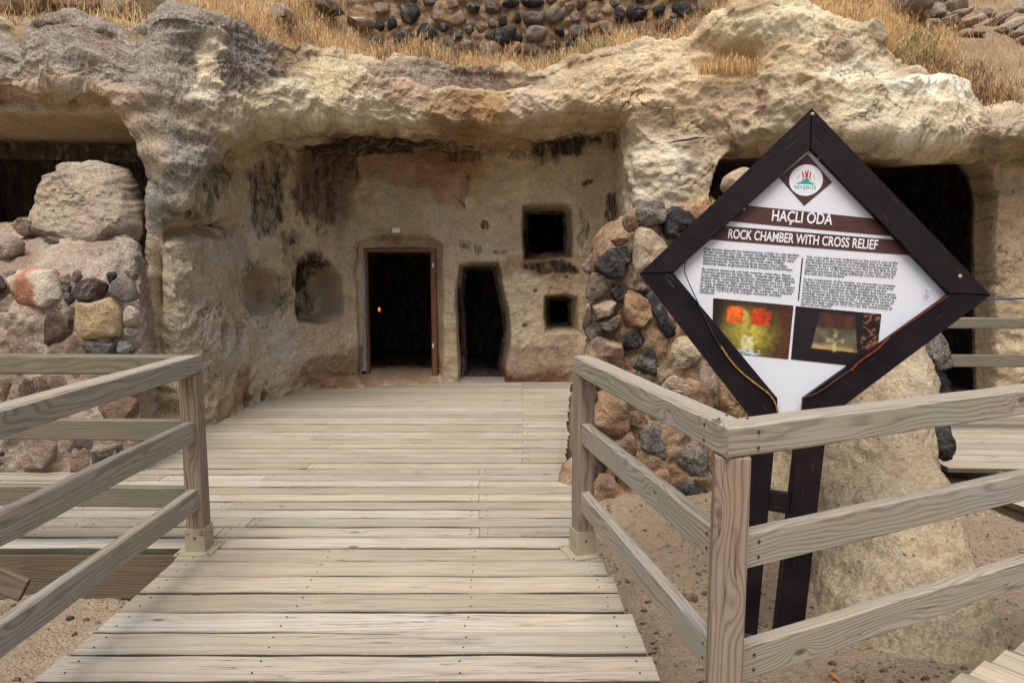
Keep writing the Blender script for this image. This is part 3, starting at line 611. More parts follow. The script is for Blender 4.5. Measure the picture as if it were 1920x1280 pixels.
# ------------------------------------------------------------------ masonry wall on the left
def wall_body(name, plan, ridge, prof, nseg, nprof, base, rough=.03, seed=3, drop=None, colfun=None, parent=None, mat_=None, sm=True):
    plan = np.asarray(plan, float); L = np.concatenate([[0], np.cumsum(np.linalg.norm(np.diff(plan, axis=0), axis=1))])
    tt = np.linspace(0, L[-1], nseg); C = catmull(L, plan, tt)
    inn = catmull(L, np.asarray(ridge, float), tt) - C
    prof = np.asarray(prof, float); Lp = np.concatenate([[0], np.cumsum(np.linalg.norm(np.diff(prof, axis=0), axis=1))])
    pp = catmull(Lp, prof, np.linspace(0, Lp[-1], nprof))
    A = np.zeros((nprof, nseg, 3)); A[..., :2] = C[None] + inn[None] * pp[:, None, :1]; A[..., 2] = pp[:, None, 1]
    if drop: A[..., 2] *= np.where(A[..., 2] > 0, 1 - .20 * sst((1.02 - A[..., 0]) / .45), 1)
    if drop: A[..., 2] *= np.where(A[..., 2] > 0, 1 - drop[2] * sst((A[..., 0] - drop[0]) / (drop[1] - drop[0])), 1)
    nn = gnorm(A); dd = rough * (.5 + 1.6 * fbm(A, 1.6, 3, seed) + .8 * fbm(A, 6, 3, seed + 7) + .6 * (1 - 2 * np.abs(gn(A, 3.3, seed + 11))) + .45 * fbm(A, 20, 2, seed + 2) + .5 * (1 - 2 * np.abs(gn(A, 9, seed + 15))))
    A = A + nn * dd[..., None]
    col = np.array(base) * (1 + .3 * fbm(A, 2.5, 3, seed))[..., None]
    f = sst(gn(A, 1.7, seed + 30) * 2)[..., None]; col = col * (1 - f) + np.array(base) * [.82, .74, .70] * f
    mk = np.zeros(A.shape); mk[..., 1] = .3 * sst(gn(A, 1.2, seed + 21) * 3)
    return mesh_obj(name, A.reshape(-1, 3), quads(nprof, nseg), mat_ or ROCK, col=np.clip(col, .02, .9).reshape(-1, 3), mask=mk.reshape(-1, 3), parent=parent)
lw = empty('stone_wall', (-3.8, 5.0, 0), label='mortared rubble wall on the left behind the railing below the boulder', cat='wall')
wall_body('mortar', [(-7, 5.0), (-5.5, 4.95), (-4, 4.98), (-3.25, 5.0), (-3.06, 5.03), (-2.98, 5.25), (-3.12, 5.6), (-3.4, 6.3)], [(-7, 6.6), (-5.5, 6.6), (-4.2, 6.6), (-3.7, 6.5), (-3.6, 6.45), (-3.55, 6.4), (-3.6, 6.4), (-3.7, 6.4)], [(-.03, -.6), (0, 0), (.015, 1.1), (.06, 1.42), (.2, 1.60), (.5, 1.80), (.8, 1.90), (1.0, 1.95)], 300, 190, lin(188, 172, 155), rough=.03, parent=lw)
LS = [([(5, 508), (60, 503), (113, 506), (119, 535), (121, 560), (105, 562), (90, 577), (72, 573), (40, 570), (28, 560), (15, 535)], 'cream', .07), ([(121, 548), (136, 550), (139, 566), (130, 571), (122, 562)], 'black', .04),
      ([(140, 545), (150, 525), (175, 520), (200, 527), (204, 540), (195, 555), (170, 564), (146, 562)], 'maroon', .07), ([(216, 520), (245, 520), (259, 558), (240, 570), (215, 567), (211, 540)], 'grey', .06), ([(143, 566), (175, 567), (205, 558), (224, 572), (229, 600), (229, 628), (200, 633), (160, 639), (144, 630)], 'ochre', .08),
      ([(235, 575), (255, 572), (262, 585), (258, 606), (245, 614), (232, 604)], 'cream2', .06), ([(98, 576), (125, 572), (143, 600), (150, 655), (92, 658), (88, 610)], 'brown', .06), ([(152, 650), (170, 638), (205, 636), (216, 645), (212, 662), (150, 665)], 'slate', .06),
      ([(222, 641), (240, 640), (252, 655), (248, 665), (224, 665)], 'slate', .05), ([(-30, 503), (0, 515), (14, 536), (2, 550), (-30, 548)], 'maroon', .05), ([(0, 604), (55, 610), (82, 650), (78, 690), (0, 690)], 'pink', .05),
      ([(22, 816), (60, 810), (108, 818), (114, 845), (100, 886), (26, 882)], 'pink', .07), ([(122, 817), (160, 812), (178, 825), (172, 850), (126, 846)], 'maroon2', .06), ([(-12, 845), (14, 842), (21, 862), (16, 890), (-12, 890)], 'black', .05), ([(170, 850), (190, 836), (222, 842), (215, 866), (175, 868)], 'black', .05),
      ([(40, 712), (90, 702), (150, 712), (178, 740), (150, 768), (60, 772), (38, 745)], 'brown', .06), ([(190, 745), (225, 738), (262, 750), (258, 790), (200, 800), (186, 770)], 'brown2', .06), ([(128, 860), (165, 856), (175, 885), (130, 890)], 'brown2', .05), ([(230, 800), (262, 795), (270, 850), (235, 860)], 'pink', .05),
      ([(180, 690), (240, 680), (262, 700), (250, 730), (200, 735)], 'pink', .05), ([(-30, 700), (20, 700), (30, 760), (-30, 770)], 'brown2', .05)]
CN = dict(cream=lin(222, 208, 184), black=lin(46, 48, 56), maroon=lin(88, 66, 68), maroon2=lin(130, 104, 104), grey=lin(124, 114, 106), ochre=lin(206, 174, 122), cream2=lin(205, 190, 165), brown=lin(112, 86, 72), brown2=lin(140, 110, 86), slate=lin(92, 96, 100), pink=lin(160, 134, 120))
for po, cn, th in LS:
    rock(po, 5.0, th, CN[cn], lw, c2=(lin(205, 130, 85) if cn == 'cream' else lin(100, 72, 60) if cn == 'brown' else None), boxy=.28, n=44, r=12, rough=.05, lich=.5 if cn in ('slate',) else .1, lean=.02)
tk = [(np.mean([a for a, b in po]), np.mean([b for a, b in po]), .5 * math.sqrt((max(a for a, b in po) - min(a for a, b in po)) * (max(b for a, b in po) - min(b for a, b in po)))) for po, _, _ in LS]
cell_stones(lw, (-40, 515, 262, 890), tk, lambda x, y: 5.015, (10, 24), [lin(165, 148, 134), lin(150, 128, 116), lin(172, 150, 128), CN['pink'], lin(128, 100, 88)], dark=.2, seed=9, lich=.1, rough=.08, th=.22, n=32, r=8, boxy=.32)
# stones lying on the wall's sloping top
def lone(poly, d, th, c, label, cat='rock', name='rock', **k):
    o = rock(poly, d, th, c, None, name=name, n=k.pop('n', 40), r=k.pop('r', 14), **k); return setp(o, label, cat)
lone([(28, 420), (45, 408), (65, 405), (85, 414), (93, 432), (75, 442), (38, 440)], 5.75, .14, lin(150, 125, 98), 'rounded brown stone on top of the left wall in front of the dark cave', name='stone', cat='stone', boxy=.5)
lone([(92, 425), (108, 405), (138, 404), (152, 422), (142, 440), (100, 440)], 5.8, .14, lin(165, 142, 120), 'pale brown stone on the left wall just below the big boulder', name='stone', cat='stone', boxy=.5)
lone([(80, 451), (95, 444), (113, 455), (98, 459)], 5.55, .05, lin(75, 66, 60), 'small flat dark stone on the sloping top of the left wall', name='stone', cat='stone', boxy=.5)
lone([(-20, 446), (20, 440), (42, 455), (35, 480), (0, 492), (-20, 490)], 5.35, .12, lin(170, 145, 130), 'pinkish stone at the left edge of the photo on top of the wall', name='stone', cat='stone', boxy=.5)
# the big boulder
bd = rock([(86, 445), (92, 400), (104, 365), (118, 342), (139, 331), (142, 316), (160, 308), (178, 297), (205, 291), (242, 295), (261, 313), (269, 340), (268, 380), (263, 420), (262, 470), (200, 484), (130, 465)], 6.0, .40, lin(184, 166, 144), None, name='boulder', n=170, r=64, boxy=.42, rough=.075, lich=.25, c2=lin(205, 188, 156), seed=34, facets=9)
setp(bd, 'large pale boulder with a rounded top beside the left cave mouth', 'boulder')

# ------------------------------------------------------------------ rubble wall in the middle right
rw = empty('rubble_wall', (1.8, 4.8, -.2), label='rubble stone wall with black and tan stones standing behind the sign', cat='wall')
wall_body('mortar', [(.90, 7.2), (.80, 6.2), (.70, 5.4), (.64, 5.0), (.92, 4.86), (1.6, 4.85), (2.4, 4.82), (2.95, 4.86), (3.22, 5.05), (3.28, 5.5), (3.3, 6.2)], [(1.1, 7.2), (1.1, 6.2), (1.1, 5.7), (1.2, 5.6), (1.3, 5.6), (1.7, 5.6), (2.3, 5.6), (2.6, 5.6), (2.7, 5.7), (2.7, 5.8), (2.7, 6.2)], [(-.12, -.6), (-.05, -.1), (0, .6), (.02, 1.5), (.06, 1.84), (.25, 1.94), (.6, 1.96), (1.0, 1.94)], 420, 200, lin(170, 144, 116), rough=.026, seed=14, drop=(1.7, 2.9, .42), parent=rw)
RS = [([(1190, 396), (1200, 380), (1235, 377), (1246, 395), (1240, 418), (1205, 429), (1192, 415)], 'sp'), ([(1235, 402), (1260, 388), (1300, 400), (1312, 425), (1290, 447), (1250, 446), (1238, 426)], 'bl'), ([(1190, 432), (1215, 427), (1246, 440), (1252, 465), (1228, 500), (1215, 532), (1190, 530), (1183, 490)], 'cr'),
      ([(1117, 480), (1140, 466), (1183, 464), (1185, 482), (1171, 500), (1166, 526), (1130, 520), (1114, 505)], 'bl2'), ([(1095, 526), (1110, 510), (1135, 520), (1143, 545), (1125, 563), (1099, 558)], 'gb'), ([(1146, 449), (1170, 446), (1181, 452), (1165, 460), (1148, 463)], 'rd'), ([(1110, 566), (1140, 560), (1155, 570), (1145, 590), (1118, 597), (1107, 585)], 'pk'),
      ([(1092, 612), (1098, 566), (1106, 562), (1110, 600), (1101, 614)], 'pk'), ([(1170, 550), (1195, 540), (1216, 560), (1223, 590), (1205, 611), (1180, 613), (1171, 590)], 'or'), ([(1206, 546), (1222, 545), (1250, 590), (1269, 620), (1262, 639), (1240, 633), (1222, 588)], 'bl2'), ([(1120, 602), (1160, 590), (1173, 602), (1150, 621), (1128, 616)], 'gb'),
      ([(1089, 636), (1130, 627), (1165, 634), (1173, 665), (1168, 704), (1150, 708), (1091, 690)], 'br'), ([(1167, 641), (1180, 621), (1206, 617), (1211, 635), (1195, 651), (1169, 656)], 'bl'), ([(1183, 690), (1195, 660), (1218, 644), (1241, 665), (1245, 680), (1226, 702), (1210, 717), (1187, 707)], 'bl'), ([(1209, 618), (1235, 604), (1250, 632), (1247, 664), (1230, 650), (1213, 640)], 'or'),
      ([(1249, 646), (1260, 630), (1285, 621), (1313, 655), (1313, 690), (1290, 703), (1255, 702), (1247, 675)], 'cr'), ([(1230, 727), (1245, 706), (1275, 703), (1290, 720), (1281, 742), (1255, 742)], 'cr2'), ([(1266, 745), (1288, 708), (1313, 718), (1332, 762), (1330, 800), (1290, 780)], 'br'), ([(1107, 762), (1115, 735), (1170, 738), (1181, 770), (1181, 805), (1160, 824), (1135, 816), (1114, 790)], 'br'),
      ([(1137, 828), (1160, 823), (1186, 806), (1191, 840), (1180, 872), (1150, 862)], 'br2'), ([(1194, 802), (1215, 788), (1246, 810), (1248, 840), (1240, 877), (1210, 864), (1194, 842)], 'dg'), ([(1264, 832), (1290, 824), (1327, 850), (1330, 892), (1290, 888), (1264, 862)], 'sp'), ([(1190, 868), (1206, 872), (1215, 898), (1192, 896)], 'or'),
      ([(1313, 668), (1340, 690), (1347, 730), (1346, 778), (1312, 762)], 'pk2'), ([(1349, 705), (1392, 752), (1400, 782), (1352, 780)], 'or'), ([(1112, 905), (1128, 884), (1142, 888), (1177, 930), (1168, 968), (1140, 974), (1117, 945)], 'br'), ([(1212, 888), (1250, 880), (1253, 920), (1230, 928), (1212, 915)], 'or'), ([(1252, 900), (1298, 896), (1326, 925), (1322, 972), (1270, 955), (1250, 925)], 'bl2'),
      ([(1330, 790), (1390, 790), (1400, 850), (1340, 850)], 'or'), ([(1725, 652), (1745, 625), (1768, 618), (1777, 655), (1779, 690), (1750, 693), (1728, 682)], 'dg'), ([(1720, 702), (1760, 692), (1783, 718), (1781, 746), (1745, 748), (1722, 730)], 'bl'), ([(1742, 805), (1780, 798), (1782, 850), (1770, 872), (1745, 830)], 'bl2'), ([(1690, 640), (1722, 622), (1722, 680), (1700, 700), (1680, 680)], 'cr2'),
      ([(1400, 855), (1440, 850), (1490, 860), (1482, 905), (1440, 915), (1405, 900)], 'cr2'), ([(1395, 925), (1430, 935), (1440, 985), (1400, 1000)], 'br')]
CR = dict(sp=lin(110, 100, 96), bl=lin(46, 46, 54), bl2=lin(58, 56, 60), cr=lin(205, 184, 148), cr2=lin(206, 182, 150), gb=lin(140, 120, 100), rd=lin(160, 110, 95), pk=lin(180, 152, 130), pk2=lin(176, 152, 132), br=lin(142, 104, 78), br2=lin(152, 118, 88), dg=lin(92, 88, 88), **{'or': lin(170, 122, 80)})
def rwd(x, y): return 4.835 + (y > 880) * -.04
for po, cn in RS:
    cx, cy = np.mean([a for a, b in po]), np.mean([b for a, b in po])
    rock(po, rwd(cx, cy), rnd.uniform(.06, .11) * (1.0 if cn[0] != 'g' else .8), CR[cn], rw, c2=(lin(190, 150, 105) if cn in ('br', 'or') else lin(120, 84, 60) if cn == 'br2' else lin(170, 160, 150) if cn == 'sp' else None), boxy=.32, n=44, r=12, rough=.12, facets=11, lich=.6 if cn in ('sp', 'dg') else .12)
tk = [(np.mean([a for a, b in po]), np.mean([b for a, b in po]), .5 * math.sqrt((max(a for a, b in po) - min(a for a, b in po)) * (max(b for a, b in po) - min(b for a, b in po))) * .9) for po, _ in RS]
cell_stones(rw, (1098, 400, 1765, 975), tk, lambda x, y: 4.84, (12, 32), [lin(165, 135, 104), lin(150, 115, 84), lin(182, 156, 124), lin(140, 104, 78), lin(172, 146, 118), CR['or']], dark=.2, seed=4, rough=.12, lich=.14, boxy=.24, th=.36, n=32, r=8, inside=lambda x, y: y > 400 + max(0, x - 1350) * .55 and y > 400 + (1190 - x) * 1.1)
# stones and rocks beside it
lone([(1047, 900), (1056, 868), (1080, 858), (1095, 890), (1090, 930), (1070, 945), (1055, 925)], 4.75, .16, lin(190, 150, 105), 'tan stone touching the right edge of the deck behind the far rail post', name='stone', cat='stone', boxy=.5, n=30, r=9)
lone([(1352, 350), (1360, 330), (1385, 318), (1420, 316), (1430, 345), (1400, 372), (1360, 372)], 7.2, .2, lin(205, 180, 140), 'pale stone before the dark cave seen above the left shoulder of the sign', name='stone', cat='stone', boxy=.5, n=30, r=9)
tuft(1322, 408, 5.15, 420, 34, (.05, .15), GOLD, 'dry_grass', 'wispy golden weed on top of the rubble wall left of the sign', 3, .002)
tuft(75, 405, 5.85, 60, 12, (.02, .06), [lin(150, 100, 50), lin(120, 80, 40)], 'dry_grass', 'tiny brown tuft on the left wall before the cave', 2, .002)

# smooth spur of rock running out of the rubble wall to the ground
zz = np.linspace(0, 1, 150); aa = np.linspace(0, 1, 240)
lv = dict(z=[-.75, -.32, .0, .35, .75, 1.15, 1.38], xl=[1.35, 1.6, 1.8, 1.95, 2.05, 2.1, 2.15], xr=[2.8, 2.60, 2.57, 2.62, 2.76, 2.80, 2.75], yf=[2.5, 2.9, 3.3, 3.65, 3.98, 4.3, 4.6])
zk = np.interp(zz, np.linspace(0, 1, 7), lv['z'])
A = np.zeros((150, 240, 3))
for i, z in enumerate(zk):
    xl, xr, yf = (np.interp(z, lv['z'], lv[q]) for q in ('xl', 'xr', 'yf')); an = math.pi * (1 - aa) * 1.0
    cx, hw = (xl + xr) / 2, (xr - xl) / 2; dy = 5.2 - yf
    A[i, :, 0] = cx + hw * np.sign(np.cos(an)) * np.abs(np.cos(an)) ** .75; A[i, :, 1] = 5.2 - dy * np.sin(an) ** .55; A[i, :, 2] = z
cap = A[-1:].copy(); cc_ = np.array([2.45, 5.0, 1.42]); caps = [cap * (1 - q) + cc_ * q for q in (.2, .45, .7, 1)]
A = np.concatenate([A] + caps, 0); n_ = gnorm(A)
A = A + n_ * (.07 * fbm(A, 1.3, 3, 8) + .016 * fbm(A, 7, 3, 18) + .006 * fbm(A, 28, 2, 28) + .03 * (1 - 2 * np.abs(gn(A, 2.2, 44))) + .016 * (1 - 2 * np.abs(gn(A, 5.5, 45))) + .004 * (1 - 2 * np.abs(gn(A, 13, 46))))[..., None]
U2, V2 = pj(A); col = np.ones(A.shape) * lin(200, 184, 154) * (1 + .2 * fbm(A, 2, 3, 2))[..., None]
mk = np.zeros(A.shape); mk[..., 1] = .25 * sst(gn(A, 1.5, 3) * 2)
setp(mesh_obj('rock_outcrop', A.reshape(-1, 3), quads(*A.shape[:2]), ROCK, col=col.reshape(-1, 3), mask=mk.reshape(-1, 3)), 'smooth sandy rock spur sloping down to the ground behind the right railing', 'rock')

# ------------------------------------------------------------------ walls and stones on the hill
bw = empty('basalt_wall', (.4, 9.9, 4.5), label='old wall of black basalt stones above the cliff at the top centre', cat='wall')
gx = np.linspace(-2.35, 2.95, 260); gz = np.linspace(4.1, 6.1, 100); A = np.zeros((100, 260, 3)); A[..., 0] = gx[None]; A[..., 2] = gz[:, None]; A[..., 1] = 9.95
A[..., 1] += .05 * fbm(A, 3, 4, 4) + .035 * (1 - 2 * np.abs(gn(A, 6, 9))); top = A[-1:] + [0, .5, 0]; bot = A[-1:] * [1, 1, 0] + [0, .5, 4.0]
lf = A[:, :1]; A2 = np.concatenate([A, top, bot], 0)
lb = A2[:, :1] + [0, .5, 0]; rb = A2[:, -1:] + [0, .5, 0]; A2 = np.concatenate([lb, A2, rb], 1)
mesh_obj('mortar', A2.reshape(-1, 3), quads(*A2.shape[:2]), ROCK, parent=bw, col=(np.ones(A2.shape) * lin(172, 142, 108) * (1 + .3 * fbm(A2, 3, 3, 1))[..., None]).reshape(-1, 3), mask=np.array([0, 0.1, 0]))
BK = lin(40, 42, 52)
BS = [([(931, 60), (945, 50), (968, 50), (964, 70), (955, 84), (935, 84), (928, 74)], BK), ([(978, 55), (1000, 48), (1022, 52), (1026, 62), (1010, 78), (985, 72)], lin(150, 140, 128)), ([(1023, 22), (1040, 12), (1060, 14), (1058, 30), (1045, 44), (1026, 42)], lin(120, 112, 106)), ([(966, 28), (975, 22), (978, 38), (972, 48), (964, 42)], BK), ([(980, 26), (1000, 20), (1022, 24), (1020, 44), (985, 44)], lin(108, 98, 96)), ([(1155, 14), (1168, 10), (1172, 30), (1162, 46), (1154, 36)], BK), ([(1174, 14), (1195, 10), (1216, 20), (1212, 36), (1180, 40)], BK), ([(1225, 18), (1240, 5), (1248, 14), (1240, 28), (1226, 30)], BK), ([(1038, 50), (1052, 52), (1062, 66), (1052, 70), (1040, 60)], BK), ([(858, 80), (880, 76), (898, 78), (896, 96), (862, 96)], lin(96, 86, 80)), ([(1016, 80), (1040, 76), (1052, 84), (1040, 94), (1018, 92)], lin(96, 86, 80)), ([(872, 10), (890, 2), (900, 14), (895, 24), (880, 24)], BK), ([(940, 2), (965, -8), (975, 6), (960, 16), (944, 12)], BK), ([(975, -6), (1000, -8), (1020, 2), (1010, 14), (985, 14)], BK), ([(1066, 48), (1090, 48), (1112, 56), (1108, 72), (1070, 72)], lin(88, 88, 90))]
for po, c in BS: rock(po, 9.93, .08, c, bw, n=16, r=4, boxy=.4, rough=.08, lich=.15)
tk = [(np.mean([a for a, b in po]), np.mean([b for a, b in po]), 17) for po, _ in BS]
cell_stones(bw, (700, -60, 1325, 98), tk, lambda x, y: 9.94, (10, 24), [lin(128, 106, 92), lin(150, 122, 100), lin(112, 92, 84), lin(160, 128, 100)], dark=.5, seed=2, th=.16, rough=.13, shrink=.80, cap=1.3, n=13, r=6, boxy=.20, facets=10, lich=.12, dkl=[BK, lin(60, 58, 64), lin(82, 76, 76), lin(48, 50, 58)])
dw = empty('dry_stone_wall', (6.6, 9.4, 4.8), label='tumbled dry stone wall of pale slabs at the top right corner', cat='wall')
DWS = [[(1729, 8), (1770, 5), (1772, 28), (1735, 34)], [(1730, -10), (1770, -14), (1778, 2), (1732, 4)], [(1778, 0), (1812, -2), (1815, 18), (1785, 22)], [(1760, 24), (1778, 20), (1780, 32), (1765, 36)], [(1768, 34), (1798, 28), (1808, 42), (1776, 48)], [(1785, 20), (1822, 16), (1826, 24), (1790, 30)], [(1806, 40), (1842, 24), (1852, 34), (1818, 52)], [(1842, 48), (1890, 20), (1900, 28), (1850, 56)], [(1866, 56), (1915, 26), (1930, 40), (1880, 64)], [(1895, 22), (1905, 0), (1940, -6), (1940, 26)], [(1896, 62), (1925, 48), (1940, 60), (1905, 70)], [(1830, 14), (1868, 20), (1864, 30), (1828, 30)], [(1880, 62), (1896, 58), (1896, 72), (1882, 70)], [(1740, 36), (1765, 36), (1770, 48), (1742, 50)], [(1905, 72), (1940, 62), (1940, 82), (1910, 84)], [(1800, 54), (1840, 52), (1846, 64), (1806, 68)], [(1700, -12), (1728, -14), (1728, 6), (1702, 10)]]
for po in DWS: rock(po, hill_d(sum(a for a, b in po) / 4, max(b for a, b in po) + 6), .16, rnd.choice([lin(190, 170, 145), lin(175, 152, 128), lin(160, 140, 124)]), dw, n=18, r=5, boxy=.3, rough=.06, lich=.25, back=2.5)
HR = [([(-30, -30), (60, -30), (55, 20), (-30, 30)], 8.2, lin(195, 175, 140), 'pale rock face at the top left corner above the cliff edge'), ([(52, -25), (105, -25), (108, 18), (58, 24)], 8.4, lin(165, 145, 118), 'brown rock just right of the pale one in the top left corner'), ([(212, -20), (290, -40), (345, 20), (352, 48), (218, 44)], 8.2, lin(185, 165, 130), 'wedge shaped tan rock above the grass tuft at upper left'),
      ([(110, -30), (215, -35), (218, 30), (112, 20)], 9.0, lin(150, 118, 85), 'brown shadowed bank of rock behind the upper left grass tuft'), ([(505, 22), (520, 12), (545, 18), (552, 38), (520, 46), (506, 38)], 7.9, lin(185, 168, 150), 'small pale lichened stone in the grass above the cliff left of centre'), ([(540, 12), (580, 2), (640, 4), (650, 18), (600, 26), (545, 22)], 8.3, lin(135, 112, 98), 'long brown stone lying in the grass left of the basalt wall'),
      ([(322, -20), (420, -22), (500, -14), (498, 8), (400, 8), (330, 6)], 10.2, lin(225, 218, 205), 'bleached white rock slope at the top edge left of centre'), ([(344, 14), (358, 8), (370, 18), (360, 26), (346, 25)], 7.6, lin(120, 95, 72), 'small dark brown stone in the grass at upper left'), ([(655, 50), (690, 46), (716, 52), (714, 66), (660, 66)], 8.9, lin(190, 175, 155), 'row of low white stones in the grass beside the basalt wall'), ([(1238, 48), (1278, 46), (1282, 68), (1240, 70)], 8.6, lin(84, 58, 52), 'dark reddish block on the cliff edge right of the basalt wall'),
      ([(1290, 45), (1312, 40), (1318, 62), (1292, 70)], 8.4, lin(200, 178, 150), 'pale stone next to the dark reddish block on the cliff edge'), ([(1312, -10), (1352, -12), (1352, 5), (1316, 8)], 9.2, lin(185, 165, 140), 'uppermost of the pale blocks stacked at the right end of the basalt wall'), ([(1312, 10), (1350, 8), (1348, 28), (1314, 28)], 9.15, lin(178, 155, 128), 'second pale block of the stack at the right end of the basalt wall'), ([(1318, 30), (1346, 30), (1346, 42), (1320, 42)], 9.1, lin(165, 142, 118), 'lowest small block of the stack at the right end of the basalt wall'),
      ([(1570, -40), (1650, -40), (1735, -20), (1730, 30), (1650, 40), (1600, 20)], 10.4, lin(150, 132, 115), 'cracked grey brown outcrop behind the golden grass at upper right'), ([(1595, 60), (1605, 40), (1640, 52), (1660, 72), (1640, 90), (1605, 84)], 8.2, lin(205, 190, 155), 'pale knob of rock at the grass edge on the upper right')]
for po, d, c, lb in HR:
    ym = max(b for a, b in po); xm = sum(a for a, b in po) / len(po); d = hill_d(xm, ym - 2) + .1 if d < 9.5 else d
    lone(po, d, .35 if d < 10 else .6, c, lb, boxy=.4, n=40, r=12, rough=.07)

# ================================================================== GROUND
gx = np.concatenate([np.linspace(-60, -5, 24)[:-1], np.linspace(-5, 5.5, 360), np.linspace(5.5, 60, 24)[1:]]); gy = np.concatenate([np.linspace(-60, -1, 24)[:-1], np.linspace(-1, 7.5, 300), np.linspace(7.5, 60, 24)[1:]])
A = np.zeros((len(gy), len(gx), 3)); A[..., 0] = gx[None]; A[..., 1] = gy[:, None]
def ground_z(X, Y):
    z = -.30 + .03 * 0
    z = z + .20 * sst((Y - 3.4) / 1.4) * sst((X - .3) / .4) * sst((2.6 - X) / .6)
    z = z - .06 * np.exp(-((X - .55) / .18) ** 2) * sst((Y - 1) / 1)
    return z
A[..., 2] = ground_z(A[..., 0], A[..., 1]); A[..., 2] += .035 * fbm(A, 1.5, 3, 3) + .010 * fbm(A, 9, 2, 9)
A[..., 2] += .020 * fbm(A * [1, 1, 0], 4.2, 3, 19) * sst((A[..., 1] - 1) / 1)
mesh_obj('ground', A.reshape(-1, 3), quads(len(gy), len(gx)), SAND, kind='structure')
# pebbles
ico = np.array([(1, 0, 0), (-1, 0, 0), (0, 1, 0), (0, -1, 0), (0, 0, 1), (0, 0, -1)], float); icf = np.array([(0, 2, 4), (2, 1, 4), (1, 3, 4), (3, 0, 4), (2, 0, 5), (1, 2, 5), (3, 1, 5), (0, 3, 5)])
n = 22000; X = rs.uniform(-3.6, 3.9, n); Y = rs.uniform(1.6, 5.0, n); sz = .003 + .016 * rs.rand(n) ** 6
base = np.stack([X, Y, ground_z(X, Y)], -1); base[:, 2] += .035 * fbm(np.stack([X, Y, 0 * X], -1), 1.5, 3, 3)
# use the true ground relief (same noise at the same heights)
gp_ = np.stack([X, Y, ground_z(X, Y)], -1); base[:, 2] = gp_[:, 2] + .035 * fbm(gp_, 1.5, 3, 3) + .010 * fbm(gp_, 9, 2, 9) + .020 * fbm(gp_ * [1, 1, 0], 4.2, 3, 19) * sst((Y - 1) / 1)
v = base[:, None] + ico[None] * sz[:, None, None] * (.6 + .8 * rs.rand(n, 6, 1)) * np.array([1.2, 1, .7]); f = (np.arange(n) * 6)[:, None, None] + icf[None]
c = np.array([lin(170, 150, 125), lin(120, 100, 85), lin(190, 175, 155), lin(120, 104, 90), lin(150, 125, 100)])[rs.randint(0, 5, n)]
mesh_obj('gravel', v.reshape(-1, 3), f.reshape(-1, 3), STONE, col=np.repeat(c, 6, 0), mask=np.array([0, 0, 0]), smooth=False, kind='stuff')
for (x, y, r, lb) in ((1445, 1190, 9, 'small black stone on the sand between the sign posts'), (1400, 1198, 12, 'black chip of stone on the sand just right of the corner rail post'), (1432, 1168, 7, 'brown pebble on the sand beside the left sign post'), (1298, 1113, 9, 'flat brown stone on the sand left of the corner post'), (1275, 1110, 10, 'twin of the flat brown stone beside it, nearer the deck'), (128, 1152, 6, 'dark pebble on the sand under the left railing')):
    p = G(x, y, -.28); p[2] = ground_z(p[0], p[1]) + .035 * fbm(np.array([[p[0], p[1], ground_z(p[0], p[1])]]), 1.5, 3, 3)[0] + .012
    px, py = pj(p); lone([(px + r * 1.4 * math.cos(a) * rnd.uniform(.8, 1.2), py + r * .8 * math.sin(a) * rnd.uniform(.8, 1.2)) for a in np.arange(0, 6.2, 1.05)], p[1], .025, DK[1] if 'black' in lb or 'dark' in lb else lin(140, 108, 84), lb, cat='stone', name='stone', n=12, r=5, boxy=.5)

# ================================================================== TIMBER
def beam(name, p0, p1, wd, ht, m, parent=None, up=(0, 0, 1), cut0=None, cut1=None, wob=.0015, ch=.006, seg=None, **k):
    p0, p1 = Vector(p0), Vector(p1); dx = (p1 - p0); L = dx.length; dx.normalize(); up = Vector(up)
    dy = up.cross(dx).normalized(); dz = dx.cross(dy)
    M = Matrix((dx, dy, dz)).transposed().to_4x4(); M.translation = (p0 + p1) / 2
    a, b = wd / 2, ht / 2
    cs = [(-a + ch, -b), (a - ch, -b), (a, -b + ch), (a, b - ch), (a - ch, b), (-a + ch, b), (-a, b - ch), (-a, -b + ch)]
    n = seg or max(2, int(L / .08)); sd = rnd.random() * 99; V_ = []
    Mi = M.inverted()
    for i in range(n + 1):
        x = -L / 2 + L * i / n
        nzv = gn(np.array([[x * 3 + sd, j * .31 * 3, sd] for j in range(8)]), 1.0, 2) * wob
        ny = gn(np.array([[x * 1.1 + sd, 5, sd]]), 1.0, 4)[0] * wob * 1.6
        for j, (y, z) in enumerate(cs):
            xx = x
            for end, cut in ((0, cut0), (n, cut1)):
                if i == end and cut is not None:
                    q = Mi @ Vector(cut[0]); nn = Mi.to_3x3() @ Vector(cut[1]); xx = q.x - (nn.y * (y - q.y) + nn.z * (z - q.z)) / nn.x
            V_.append((xx, y + (nzv[j] + ny) * (1 if y > 0 else 1), z + nzv[j] * (.7)))
    F_ = [(i * 8 + j, i * 8 + (j + 1) % 8, (i + 1) * 8 + (j + 1) % 8, (i + 1) * 8 + j) for i in range(n) for j in range(8)]
    F_ = [tuple(reversed(f)) for f in F_]
    F_ += [tuple(range(8)), tuple(reversed(range(n * 8, n * 8 + 8)))]
    o = mesh_obj(name, V_, F_, m, parent=parent, mat=M, smooth=False, **k)
    return o
